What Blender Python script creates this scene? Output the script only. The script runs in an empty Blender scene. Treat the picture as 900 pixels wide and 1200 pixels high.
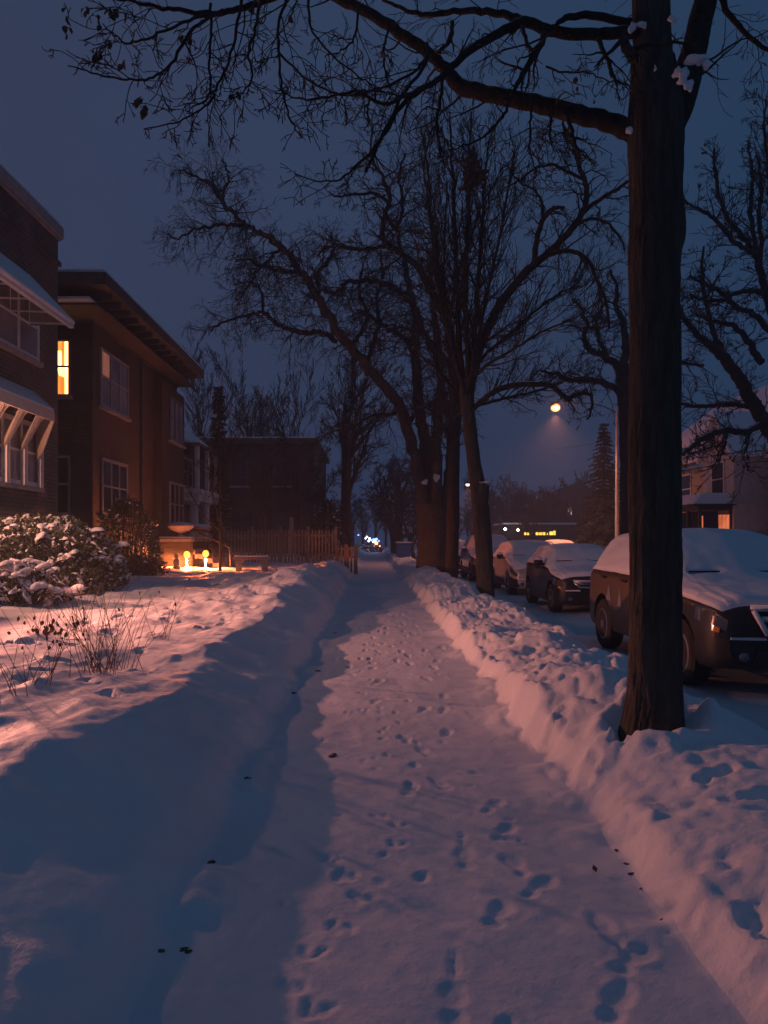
import bpy, bmesh, math, random
import numpy as np
from mathutils import Vector, Matrix

SC = bpy.context.scene
COL = SC.collection
PI = math.pi
R = math.radians
CAMH, XV, YV, F = 1.5, 436.0, 632.0, 900.0      # eye height, vanishing point and focal length of the street view


def P(px, py, Y):
    return ((px - XV) / F * Y, Y, CAMH + (YV - py) / F * Y)


# ------------------------------------------------------------------ noise
_rng = np.random.RandomState(7)
_perm = np.concatenate([_rng.permutation(256)] * 3)
_ga = _rng.uniform(0, 2 * PI, 256)
_gx, _gy = np.cos(_ga), np.sin(_ga)


def perlin(x, y):
    x = np.asarray(x, float); y = np.asarray(y, float)
    xi = np.floor(x).astype(int); yi = np.floor(y).astype(int)
    fx = x - xi; fy = y - yi
    xi &= 255; yi &= 255
    u = fx * fx * fx * (fx * (fx * 6 - 15) + 10)
    v = fy * fy * fy * (fy * (fy * 6 - 15) + 10)

    def g(ix, iy, dx, dy):
        h = _perm[_perm[ix & 255] + (iy & 255)]
        return _gx[h] * dx + _gy[h] * dy
    a = g(xi, yi, fx, fy); b = g(xi + 1, yi, fx - 1, fy)
    c = g(xi, yi + 1, fx, fy - 1); d = g(xi + 1, yi + 1, fx - 1, fy - 1)
    return 1.5 * ((a * (1 - u) + b * u) * (1 - v) + (c * (1 - u) + d * u) * v)


def fbm(x, y, o=4, gain=.5):
    s = 0; a = 1.0
    for i in range(o):
        s = s + a * perlin(x * 2 ** i + 17.3 * i, y * 2 ** i - 9.1 * i); a *= gain
    return s


def sstep(a, b, x):
    t = np.clip((x - a) / (b - a), 0, 1)
    return t * t * (3 - 2 * t)


# ------------------------------------------------------------------ objects
ORIGIN = {}


def setp(o, label=None, cat=None, group=None, kind=None):
    if label: o['label'] = label
    if cat: o['category'] = cat
    if group: o['group'] = group
    if kind: o['kind'] = kind
    return o


def thing(name, label, cat, loc=(0, 0, 0), group=None, rz=0):
    o = bpy.data.objects.new(name, None)
    COL.objects.link(o)
    o.location = loc
    o.rotation_euler = (0, 0, rz)
    o.empty_display_size = .2
    ORIGIN[o.name] = Vector(loc)
    return setp(o, label, cat, group)


def origin(o):
    v = Vector((0, 0, 0))
    while o is not None:
        v = v + Vector(o.location)
        o = o.parent
    return v


class MB:
    """collects vertices and faces of ONE mesh"""
    def __init__(s):
        s.v = []; s.f = []; s.m = []; s.cur = 0

    def face(s, idx):
        s.f.append(tuple(idx)); s.m.append(s.cur)

    def poly(s, pts):
        n = len(s.v); s.v += [tuple(p) for p in pts]; s.face(range(n, n + len(pts)))

    def hexa(s, p):     # 8 points: bottom loop 0-3, top loop 4-7
        n = len(s.v); s.v += [tuple(q) for q in p]
        for q in ((0, 3, 2, 1), (4, 5, 6, 7), (0, 1, 5, 4), (1, 2, 6, 5), (2, 3, 7, 6), (3, 0, 4, 7)):
            s.face([n + i for i in q])

    def box(s, x0, x1, y0, y1, z0, z1):
        s.hexa([(x0, y0, z0), (x1, y0, z0), (x1, y1, z0), (x0, y1, z0), (x0, y0, z1), (x1, y0, z1), (x1, y1, z1), (x0, y1, z1)])

    def prism(s, pts, d):       # closed outline extruded by vector d
        n = len(s.v); k = len(pts); d = Vector(d)
        s.v += [tuple(p) for p in pts] + [tuple(Vector(p) + d) for p in pts]
        s.face(range(n + k - 1, n - 1, -1)); s.face(range(n + k, n + 2 * k))
        for i in range(k):
            j = (i + 1) % k
            s.face((n + i, n + j, n + k + j, n + k + i))

    def tube(s, pts, rad, n=8, cap=True):
        pts = [Vector(p) for p in pts]
        if not hasattr(rad, '__len__'): rad = [rad] * len(pts)
        base = len(s.v); ref = None
        for i, p in enumerate(pts):
            d = (pts[min(i + 1, len(pts) - 1)] - pts[max(i - 1, 0)]).normalized()
            if ref is None:
                ref = d.orthogonal().normalized()
            u = (ref - d * ref.dot(d)).normalized(); ref = u; w = d.cross(u)
            for k in range(n):
                a = 2 * PI * k / n
                s.v.append(tuple(p + (u * math.cos(a) + w * math.sin(a)) * rad[i]))
        for i in range(len(pts) - 1):
            for k in range(n):
                a = base + i * n + k; b = base + i * n + (k + 1) % n
                s.face((a, b, b + n, a + n))
        if cap:
            s.face([base + k for k in range(n - 1, -1, -1)])
            e = base + (len(pts) - 1) * n
            s.face([e + k for k in range(n)])

    def lathe(s, prof, c=(0, 0, 0), n=20, axis='z'):
        base = len(s.v)
        for (r, h) in prof:
            for k in range(n):
                a = 2 * PI * k / n
                if axis == 'z': q = (r * math.cos(a), r * math.sin(a), h)
                else: q = (h, r * math.cos(a), r * math.sin(a))
                s.v.append((c[0] + q[0], c[1] + q[1], c[2] + q[2]))
        for i in range(len(prof) - 1):
            for k in range(n):
                a = base + i * n + k; b = base + i * n + (k + 1) % n
                s.face((a, b, b + n, a + n))
        s.face([base + k for k in range(n - 1, -1, -1)])
        e = base + (len(prof) - 1) * n
        s.face([e + k for k in range(n)])

    def ball(s, c, rx, ry, rz, nu=10, nv=6, jit=0, rnd=random):
        base = len(s.v)
        s.v.append((c[0], c[1], c[2] - rz))
        for j in range(1, nv):
            b = -PI / 2 + PI * j / nv
            for k in range(nu):
                a = 2 * PI * k / nu
                q = 1 + (rnd.uniform(-jit, jit) if jit else 0)
                s.v.append((c[0] + rx * q * math.cos(b) * math.cos(a), c[1] + ry * q * math.cos(b) * math.sin(a), c[2] + rz * q * math.sin(b)))
        s.v.append((c[0], c[1], c[2] + rz))
        top = len(s.v) - 1
        for k in range(nu):
            s.face((base, base + 1 + (k + 1) % nu, base + 1 + k))
            s.face((top, top - nu + k, top - nu + (k + 1) % nu))
        for j in range(nv - 2):
            for k in range(nu):
                a = base + 1 + j * nu + k; b = base + 1 + j * nu + (k + 1) % nu
                s.face((a, b, b + nu, a + nu))

    def build(s, name, mats, parent=None, smooth=False, local=False, bevel=0):
        me = bpy.data.meshes.new(name)
        vs = s.v
        o = bpy.data.objects.new(name, me)
        if parent is not None and not local:
            og = origin(parent)
            vs = [(a - og.x, b - og.y, c - og.z) for a, b, c in vs]
        me.from_pydata(vs, [], s.f)
        if not isinstance(mats, (list, tuple)): mats = [mats]
        for m in mats: me.materials.append(m)
        if len(mats) > 1: me.polygons.foreach_set('material_index', s.m)
        if smooth: me.polygons.foreach_set('use_smooth', [True] * len(me.polygons))
        me.update()
        COL.objects.link(o)
        if parent is not None: o.parent = parent
        if bevel:
            b = o.modifiers.new('bevel', 'BEVEL'); b.width = bevel; b.segments = 2; b.limit_method = 'ANGLE'
        return o


def np_mesh(name, V, Fq, mat, parent=None, smooth=True, local=False):
    """quads / triangles from numpy arrays"""
    me = bpy.data.meshes.new(name)
    V = np.asarray(V, float)
    if parent is not None and not local:
        V = V - np.array(origin(parent))
    k = Fq.shape[1]
    me.vertices.add(len(V)); me.vertices.foreach_set('co', V.ravel().astype(np.float32))
    me.loops.add(Fq.size); me.loops.foreach_set('vertex_index', Fq.ravel().astype(np.int32))
    me.polygons.add(len(Fq))
    me.polygons.foreach_set('loop_start', np.arange(0, Fq.size, k, dtype=np.int32))
    me.polygons.foreach_set('loop_total', np.full(len(Fq), k, dtype=np.int32))
    me.polygons.foreach_set('use_smooth', np.full(len(Fq), smooth, dtype=bool))
    me.materials.append(mat)
    me.update(calc_edges=True); me.validate()
    o = bpy.data.objects.new(name, me)
    COL.objects.link(o)
    if parent is not None: o.parent = parent
    return o


def grid_faces(ny, nx):
    i = np.arange((ny - 1) * (nx - 1)); r = i // (nx - 1); c = i % (nx - 1)
    a = r * nx + c
    return np.stack([a, a + 1, a + nx + 1, a + nx], 1)


def copy_thing(root, loc, rz=0, scale=1, label=None, group=None):
    r = root.copy(); COL.objects.link(r); r.location = loc; r.rotation_euler = (0, 0, rz)
    r.scale = (scale, scale, scale) if not hasattr(scale, '__len__') else scale
    if label: r['label'] = label
    if group: r['group'] = group
    for ch in list(root.children):
        c = ch.copy(); COL.objects.link(c); c.parent = r
        for g in list(ch.children):
            d = g.copy(); COL.objects.link(d); d.parent = c
    return r


# ------------------------------------------------------------------ materials
def newmat(name):
    m = bpy.data.materials.new(name); m.use_nodes = True
    nt = m.node_tree; b = nt.nodes['Principled BSDF']
    return m, nt, b


def N(nt, t, **kw):
    n = nt.nodes.new(t)
    for k, v in kw.items():
        if k.startswith('i_'):
            key = k[2:]
            n.inputs[int(key) if key.isdigit() else key.replace('_', ' ')].default_value = v
        else: setattr(n, k, v)
    return n


def plain(name, col, rough=.6, metal=0, vary=.25, scale=6, bump=.0, bscale=40, spec=.4, coat=0):
    m, nt, b = newmat(name); L = nt.links.new
    tc = N(nt, 'ShaderNodeTexCoord')
    n = N(nt, 'ShaderNodeTexNoise', i_Scale=scale, i_Detail=5.0)
    L(tc.outputs['Object'], n.inputs['Vector'])
    r = N(nt, 'ShaderNodeValToRGB')
    r.color_ramp.elements[0].position = .3; r.color_ramp.elements[1].position = .7
    r.color_ramp.elements[0].color = tuple(c * (1 - vary) for c in col) + (1,)
    r.color_ramp.elements[1].color = tuple(min(1, c * (1 + vary)) for c in col) + (1,)
    L(n.outputs['Fac'], r.inputs['Fac']); L(r.outputs['Color'], b.inputs['Base Color'])
    b.inputs['Roughness'].default_value = rough; b.inputs['Metallic'].default_value = metal
    b.inputs['Specular IOR Level'].default_value = spec
    b.inputs['Coat Weight'].default_value = coat
    if bump:
        n2 = N(nt, 'ShaderNodeTexNoise', i_Scale=bscale, i_Detail=4.0)
        L(tc.outputs['Object'], n2.inputs['Vector'])
        bp = N(nt, 'ShaderNodeBump', i_Strength=bump, i_Distance=.02)
        L(n2.outputs['Fac'], bp.inputs['Height']); L(bp.outputs['Normal'], b.inputs['Normal'])
    return m


def emit(name, col, strength):
    m, nt, b = newmat(name)
    b.inputs['Base Color'].default_value = (.05, .05, .05, 1)
    b.inputs['Emission Color'].default_value = col + (1,)
    b.inputs['Emission Strength'].default_value = strength
    return m


def snow_mat(name, col=(.80, .82, .86), grain=.35, big=.5):
    m, nt, b = newmat(name); L = nt.links.new
    tc = N(nt, 'ShaderNodeTexCoord')
    b.inputs['Roughness'].default_value = .55
    b.inputs['Specular IOR Level'].default_value = .25
    n0 = N(nt, 'ShaderNodeTexNoise', i_Scale=.9, i_Detail=6.0)
    L(tc.outputs['Object'], n0.inputs['Vector'])
    r = N(nt, 'ShaderNodeValToRGB')
    r.color_ramp.elements[0].position = .3; r.color_ramp.elements[1].position = .65
    r.color_ramp.elements[0].color = tuple(c * .9 for c in col) + (1,); r.color_ramp.elements[1].color = col + (1,)
    L(n0.outputs['Fac'], r.inputs['Fac']); L(r.outputs['Color'], b.inputs['Base Color'])
    n1 = N(nt, 'ShaderNodeTexNoise', i_Scale=14.0, i_Detail=7.0, i_Roughness=.62)
    L(tc.outputs['Object'], n1.inputs['Vector'])
    n2 = N(nt, 'ShaderNodeTexNoise', i_Scale=160.0, i_Detail=3.0)
    L(tc.outputs['Object'], n2.inputs['Vector'])
    b1 = N(nt, 'ShaderNodeBump', i_Strength=big, i_Distance=.022)
    L(n1.outputs['Fac'], b1.inputs['Height'])
    b2 = N(nt, 'ShaderNodeBump', i_Strength=grain, i_Distance=.004)
    L(n2.outputs['Fac'], b2.inputs['Height']); L(b1.outputs['Normal'], b2.inputs['Normal'])
    L(b2.outputs['Normal'], b.inputs['Normal'])
    return m


def bark_mat(name, col, snow=.55, scale=9.0, bump=.9):
    m, nt, b = newmat(name); L = nt.links.new
    tc = N(nt, 'ShaderNodeTexCoord')
    mp = N(nt, 'ShaderNodeMapping'); mp.inputs['Scale'].default_value = (1, 1, .16)
    L(tc.outputs['Object'], mp.inputs['Vector'])
    n = N(nt, 'ShaderNodeTexNoise', i_Scale=scale * 2.2, i_Detail=7.0, i_Roughness=.65)
    L(mp.outputs['Vector'], n.inputs['Vector'])
    w = N(nt, 'ShaderNodeTexVoronoi', feature='DISTANCE_TO_EDGE', i_Scale=scale * 1.6)
    ad = N(nt, 'ShaderNodeVectorMath', operation='ADD')
    sc = N(nt, 'ShaderNodeVectorMath', operation='SCALE'); sc.inputs['Scale'].default_value = .12
    L(n.outputs['Color'], sc.inputs[0]); L(mp.outputs['Vector'], ad.inputs[0]); L(sc.outputs[0], ad.inputs[1])
    L(ad.outputs[0], w.inputs['Vector'])
    r = N(nt, 'ShaderNodeValToRGB')
    r.color_ramp.elements[0].position = .25; r.color_ramp.elements[1].position = .75
    r.color_ramp.elements[0].color = tuple(c * .55 for c in col) + (1,); r.color_ramp.elements[1].color = tuple(c * 1.5 for c in col) + (1,)
    L(n.outputs['Fac'], r.inputs['Fac'])
    mu = N(nt, 'ShaderNodeMath', operation='MULTIPLY_ADD'); mu.inputs[1].default_value = 1.6
    L(w.outputs['Distance'], mu.inputs[0]); L(n.outputs['Fac'], mu.inputs[2])
    bp = N(nt, 'ShaderNodeBump', i_Strength=bump, i_Distance=.035)
    L(mu.outputs[0], bp.inputs['Height']); L(bp.outputs['Normal'], b.inputs['Normal'])
    b.inputs['Roughness'].default_value = .9; b.inputs['Specular IOR Level'].default_value = .15
    if snow:
        ge = N(nt, 'ShaderNodeNewGeometry')
        sp = N(nt, 'ShaderNodeSeparateXYZ'); L(ge.outputs['Normal'], sp.inputs[0])
        n3 = N(nt, 'ShaderNodeTexNoise', i_Scale=3.0, i_Detail=4.0)
        L(tc.outputs['Object'], n3.inputs['Vector'])
        a = N(nt, 'ShaderNodeMath', operation='MULTIPLY_ADD'); a.inputs[1].default_value = .9
        L(n3.outputs['Fac'], a.inputs[0]); L(sp.outputs['Z'], a.inputs[2])
        mr = N(nt, 'ShaderNodeMapRange', i_1=1.55 - snow * .35, i_2=1.7 - snow * .35)
        L(a.outputs[0], mr.inputs[0])
        mx = N(nt, 'ShaderNodeMix', data_type='RGBA')
        L(mr.outputs[0], mx.inputs[0]); L(r.outputs['Color'], mx.inputs[6]); mx.inputs[7].default_value = (.6, .62, .66, 1)
        L(mx.outputs[2], b.inputs['Base Color'])
    else:
        L(r.outputs['Color'], b.inputs['Base Color'])
    return m


def brick_mat(name, c1, c2, mortar):
    m, nt, b = newmat(name); L = nt.links.new
    tc = N(nt, 'ShaderNodeTexCoord'); ge = N(nt, 'ShaderNodeNewGeometry')
    sp = N(nt, 'ShaderNodeSeparateXYZ'); L(tc.outputs['Object'], sp.inputs[0])
    sn = N(nt, 'ShaderNodeSeparateXYZ'); L(ge.outputs['True Normal'], sn.inputs[0])
    ab = N(nt, 'ShaderNodeMath', operation='ABSOLUTE'); L(sn.outputs['X'], ab.inputs[0])
    gt = N(nt, 'ShaderNodeMath', operation='GREATER_THAN'); gt.inputs[1].default_value = .6; L(ab.outputs[0], gt.inputs[0])
    mx = N(nt, 'ShaderNodeMix', data_type='FLOAT')
    L(gt.outputs[0], mx.inputs[0]); L(sp.outputs['X'], mx.inputs[2]); L(sp.outputs['Y'], mx.inputs[3])
    cb = N(nt, 'ShaderNodeCombineXYZ'); L(mx.outputs[0], cb.inputs['X']); L(sp.outputs['Z'], cb.inputs['Y'])
    br = N(nt, 'ShaderNodeTexBrick'); br.inputs['Scale'].default_value = 1.0
    br.inputs['Brick Width'].default_value = .23; br.inputs['Row Height'].default_value = .085
    br.inputs['Mortar Size'].default_value = .014; br.inputs['Bias'].default_value = -.1
    br.inputs['Color1'].default_value = c1 + (1,); br.inputs['Color2'].default_value = c2 + (1,); br.inputs['Mortar'].default_value = mortar + (1,)
    L(cb.outputs[0], br.inputs['Vector'])
    n = N(nt, 'ShaderNodeTexNoise', i_Scale=1.3, i_Detail=6.0); L(tc.outputs['Object'], n.inputs['Vector'])
    mr = N(nt, 'ShaderNodeMapRange', i_1=.3, i_2=.7, i_3=.7, i_4=1.2); L(n.outputs['Fac'], mr.inputs[0])
    mm = N(nt, 'ShaderNodeMix', data_type='RGBA', blend_type='MULTIPLY'); mm.inputs[0].default_value = 1
    L(br.outputs['Color'], mm.inputs[6]); L(mr.outputs[0], mm.inputs[7]); L(mm.outputs[2], b.inputs['Base Color'])
    bp = N(nt, 'ShaderNodeBump', i_Strength=.7, i_Distance=.012); bp.invert = True
    L(br.outputs['Fac'], bp.inputs['Height']); L(bp.outputs['Normal'], b.inputs['Normal'])
    b.inputs['Roughness'].default_value = .85
    return m


M = {}
M['snow'] = snow_mat('snow')
M['snow_path'] = snow_mat('trodden_snow', (.76, .79, .84), .3, .32)
M['snow_road'] = snow_mat('packed_road_snow', (.66, .69, .74), .3, .6)
M['snow_soft'] = snow_mat('soft_snow', (.80, .82, .86), .15, .25)
M['bark'] = bark_mat('dark_bark', (.046, .044, .036), 1.25)
M['bark_big'] = bark_mat('furrowed_bark', (.090, .085, .068), .2, 8, 1.0)
M['bark_pale'] = bark_mat('grey_bark', (.078, .074, .062))
M['twig'] = plain('twig', (.032, .030, .024), .9, vary=.3)
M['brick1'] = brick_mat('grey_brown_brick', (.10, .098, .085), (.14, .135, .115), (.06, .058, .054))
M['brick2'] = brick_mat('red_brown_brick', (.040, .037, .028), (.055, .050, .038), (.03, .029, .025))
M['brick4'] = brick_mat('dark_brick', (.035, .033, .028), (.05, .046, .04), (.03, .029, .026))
M['stone'] = plain('stone_trim', (.36, .35, .34), .8, bump=.3)
M['concrete'] = plain('concrete', (.26, .25, .24), .85, bump=.4)
M['white'] = plain('white_paint', (.72, .72, .72), .55, vary=.08)
M['greytrim'] = plain('grey_painted_trim', (.28, .29, .30), .6, vary=.12)
M['darktrim'] = plain('dark_painted_trim', (.06, .065, .06), .6, vary=.2)
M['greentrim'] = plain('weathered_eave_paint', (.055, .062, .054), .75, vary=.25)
M['cream'] = plain('cream_stucco', (.42, .36, .28), .85, vary=.1, bump=.3)
M['whitewall'] = plain('white_clapboard', (.55, .54, .52), .7, vary=.1)
M['shingle'] = plain('brown_shingle', (.10, .085, .07), .9, vary=.3, bump=.5, bscale=12)
M['wood'] = plain('weathered_wood', (.30, .23, .16), .85, vary=.3, bump=.4, bscale=30)
M['canvas'] = plain('cream_canvas', (.62, .54, .46), .8, vary=.08)
M['metal'] = plain('galvanised_steel', (.30, .31, .33), .6, .3, vary=.15)
M['iron'] = plain('black_iron', (.03, .03, .03), .5, .6)
M['rubber'] = plain('tyre_rubber', (.02, .02, .02), .85)
M['alloy'] = plain('alloy_rim', (.35, .36, .37), .35, .85, vary=.1)
M['plastic'] = plain('black_plastic', (.015, .015, .016), .5, vary=.1)
M['chrome'] = plain('chrome_trim', (.6, .6, .62), .18, 1, vary=.05)
M['lens'] = plain('clear_lamp_lens', (.10, .105, .115), .08, .3, vary=.2, spec=.8, coat=1)
M['amber'] = plain('amber_reflector', (.8, .25, .02), .15, 0, spec=.8, coat=1)
M['carglass'] = plain('car_glass', (.012, .015, .018), .06, 0, vary=.1, spec=.9, coat=1)
M['needle'] = plain('spruce_needles', (.045, .065, .045), .85, vary=.35)
M['evergreen'] = plain('evergreen_leaf', (.055, .075, .035), .5, vary=.45, scale=4)
M['straw'] = plain('dry_stalk', (.16, .11, .065), .9, vary=.35)
M['deadleaf'] = plain('dead_leaf', (.13, .075, .04), .9, vary=.4)
M['dirt'] = plain('soil_and_grass', (.10, .09, .075), .95, vary=.5, scale=30, bump=.8)
M['bluebin'] = plain('blue_plastic', (.02, .10, .28), .5, vary=.1)


def glass_mat(name, col, rough=.12):
    m = plain(name, col, rough, 0, vary=.35, scale=1.3, spec=.7)
    return m


M['pane'] = glass_mat('window_glass', (.035, .04, .05))
M['pane_curtain'] = glass_mat('curtained_glass', (.20, .21, .24), .25)


def point(name, loc, power, col, radius):
    d = bpy.data.lights.new(name, 'POINT'); d.energy = power; d.color = col; d.shadow_soft_size = radius
    o = bpy.data.objects.new(name, d); COL.objects.link(o); o.location = loc
    return o


# ------------------------------------------------------------------ snow-covered ground
XL, XR, XK = -0.76, 1.16, 3.15          # sidewalk edges, kerb line
MOUNDS = [(-1.75, 17.4, .75, 1.0, .34), (-1.45, 15.6, .6, .7, .20), (-2.3, 14.2, .8, .7, .13), (-1.25, 19.6, .5, .9, .27), (-1.9, 21.5, .9, 1.2, .22),
          (-1.15, 23.6, .45, 1.1, .20), (-1.5, 26.5, .7, 1.5, .18), (-1.3, 12.6, .45, .7, .10), (-2.7, 18.8, 1.0, .8, .12), (-1.2, 30, .5, 2, .2),
          (-4.9, 15.0, 1.2, .5, .12), (-3.4, 20.5, .9, .6, .10), (-1.25, 36, .5, 2, .25), (-1.2, 44, .5, 3, .25)]
RMOUNDS = [(1.85, 4.9, .75, .9, .10), (1.75, 2.6, .45, .5, .06), (1.75, 3.15, .55, .75, .12), (2.2, 3.9, .5, .6, .08), (1.55, 4.5, .30, .30, .12), (1.85, 5.0, .45, .45, .07), (1.55, 6.3, .3, .5, .10), (1.9, 7.2, .4, .5, .12), (1.5, 8.4, .3, .5, .12),
           (1.9, 9.4, .5, .6, .10), (1.55, 10.8, .35, .6, .12), (2.0, 12.4, .5, .7, .16), (1.55, 14.2, .35, .8, .14), (1.9, 16.0, .5, .8, .18), (2.5, 17.8, .6, .6, .12),
           (1.7, 19.5, .5, 1.2, .16), (2.4, 22.5, .6, 1.5, .2), (1.8, 26, .6, 1.6, .2), (2.5, 30.5, .9, 1.4, .18)]


def lumps(x, y, f, seed):
    """rounded clods: inverted cellular distance"""
    X = x * f; Y = y * f
    xi = np.floor(X).astype(int); yi = np.floor(Y).astype(int)
    best = np.full(X.shape, 9.0)
    for dx in (-1, 0, 1):
        for dy in (-1, 0, 1):
            h = _perm[_perm[(xi + dx + seed) & 255] + ((yi + dy) & 255)]
            cx = xi + dx + .15 + .7 * (h / 255.0); cy = yi + dy + .15 + .7 * ((h * 57 % 256) / 255.0)
            r = .55 + .7 * ((h * 131 % 256) / 255.0)
            best = np.minimum(best, ((X - cx) ** 2 + (Y - cy) ** 2) / (r * r))
    return np.sqrt(np.clip(1 - best, 0, 1))


def H(x, y):
    x = np.asarray(x, float); y = np.asarray(y, float)
    x, y = np.broadcast_arrays(x, y)
    z = np.zeros(x.shape)
    # --- garden side
    xe = XL + .035 * perlin(y * 1.1, 3.3 + 0 * y) + .015 * perlin(y * 5, 8.3 + 0 * y)
    t = xe - x
    lawn = .35 + .034 * np.clip(-x - 1.6, 0, 7)
    w = .80 + .20 * perlin(y * .45, 1.7 + 0 * y)
    rise = .16 * sstep(0, .16, t) + .84 * np.clip(t / w, 0, 1) ** .85 * sstep(0, .25, t)
    rise = np.where(t > w, 1 - 0 * t, rise)
    soft = sstep(0, .5, t)
    a = lawn * rise
    a += soft * (.045 * fbm(x * .9, y * .7, 3) + .018 * fbm(x * 3.1 + 5, y * 2.2, 3))
    ridge = perlin(x * 1.5 + y * .55, y * .9 - x * .5)
    a += soft * .030 * (1 - np.abs(ridge) * 2.0) * sstep(.5, 1.2, t) * (1 - sstep(2.0, 4.5, t))
    a += .05 * np.exp(-((t - w - .04) / .28) ** 2)
    for (mx, my, rx, ry, h) in MOUNDS:
        g = np.exp(-((x - mx) / rx) ** 2 - ((y - my) / ry) ** 2)
        a += h * g * (1 + .25 * perlin(x * 2.4, y * 2.4)) * sstep(0, .3, t)
    rough = np.exp(-((x + 1.9) / 1.0) ** 2) * sstep(11, 14, y) + .5 * sstep(-2.2, -4, x) * sstep(13, 17, y) * (1 - sstep(30, 40, y))
    a += rough * (.10 * lumps(x + .1 * perlin(x * 3, y * 3), y, 1.9, 3) + .06 * lumps(x + .3, y + .05 * perlin(x * 6, y * 6), 4.0, 11)) * sstep(.05, .3, t)
    # --- verge bank between sidewalk and street
    xb = XR + .06 * perlin(y * .9, 7.7 + 0 * y) + sstep(3.5, 6, y) * (.10 * perlin(y * 1.7, 4.1 + 0 * y) + .06 * perlin(y * 4.3, 9.1 + 0 * y)) + .03 * perlin(y * 3.1, 2.2 + 0 * y)
    s = x - xb
    near = 1 - sstep(4.0, 6.0, y)
    hb = .105 + .05 * perlin(y * .6, 5.5 + 0 * y) + .045 * near
    b = hb * (.30 * sstep(0, .14 + .10 * near, s) + .70 * sstep(.04, .75 + .25 * near, s))
    for (mx, my, rx, ry, h) in RMOUNDS:
        b += h * (.6 if my < 5.2 else .40) * np.exp(-((x - mx) / rx) ** 2 - ((y - my) / ry) ** 2) * sstep(0, .45, s)
    env = sstep(.0, .16, s) * (1 - sstep(1.5, 2.0, s))
    chunk = ((.15 * lumps(x + .10 * perlin(x * 3, y * 3), y + .10 * perlin(x * 3 + 9, y * 3), 2.3, 5) + .10 * lumps(x + .05 * perlin(x * 6, y * 6), y + .05 * perlin(x * 6, y * 6 + 5), 4.3, 23)) * (.45 + .75 * sstep(-.5, .5, perlin(x * .9 + 4, y * .7))) + .04 * lumps(x + .02 * perlin(x * 15, y * 15), y, 9.0, 41) + .03 * np.abs(fbm(x * 5, y * 5, 3)))
    b += env * (chunk * (1 - .52 * near) + near * (.11 * lumps(x + .15 * perlin(x * 2, y * 2), y + .15 * perlin(x * 2 + 3, y * 2), 1.35, 77) - .05))
    b += env * (.03 * fbm(x * 2.2, y * 1.8, 4) + .02 * near * fbm(x * 1.2 + 3, y * 1.2, 2))
    rt = np.hypot(x - 1.79, y - 4.86)
    b += .06 * np.exp(-((rt - .36) / .10) ** 2) * (1 + .9 * perlin(x * 5, y * 5)) - .05 * np.exp(-(rt / .27) ** 4)
    down = sstep(2.25, XK, x + .12 * perlin(y * .8, 4.4 + 0 * y))
    road = -.10 + .012 * fbm(x * 1.4, y * .5, 3)
    for rut in (5.6, 7.0, 8.3, 9.8):
        road = road - .03 * np.exp(-((x - rut + .1 * perlin(y * .15, rut + 0 * y)) / .16) ** 2) * sstep(4.8, 5.2, x)
    far = sstep(12.0, 13.2, x)
    road = road + far * (.35 + .06 * fbm(x * .7, y * .7, 3))
    b = b * (1 - down) + road * down
    # --- sidewalk
    c = .010 * fbm(x * 1.7, y * 1.1, 4) + .003 * fbm(x * 6, y * 6, 2) + .015 * sstep(.5, 0, np.abs(x - .2)) * 0
    c += .055 * np.exp(-((s + .02) / .13) ** 2) * lumps(x + .05 * perlin(x * 6, y * 6), y + .05 * perlin(x * 6, y * 6 + 8), 5.5, 91) * sstep(-.1, .35, perlin(y * 2.1, 6.6 + 0 * y))
    c += .05 * np.exp(-((t + .02) / .10) ** 2) * lumps(x, y + .04 * perlin(x * 6, y * 6), 6.5, 93) * sstep(.0, .4, perlin(y * 1.9, 1.6 + 0 * y))
    z = np.where(t > 0, a + c * (1 - soft), np.where(s > 0, b + c * (1 - sstep(0, .3, s)), c))
    return z


def HZ(x, y):
    return float(H(np.array([x]), np.array([y]))[0])


def ground_rows():
    ys = list(np.arange(-6, 1.3, .25)); y = 1.3
    while y < 60:
        ys.append(y); y += max(.013, .0062 * y)
    while y < 170:
        ys.append(y); y += .03 * y
    ys.append(175.0)
    return np.array(ys)


YS = ground_rows()


def cols(segs):
    out = []
    for (a, b, d) in segs:
        n = max(1, int(round((b - a) / d)))
        out += list(np.linspace(a, b, n, endpoint=False))
    out.append(segs[-1][1])
    return np.array(out)


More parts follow.
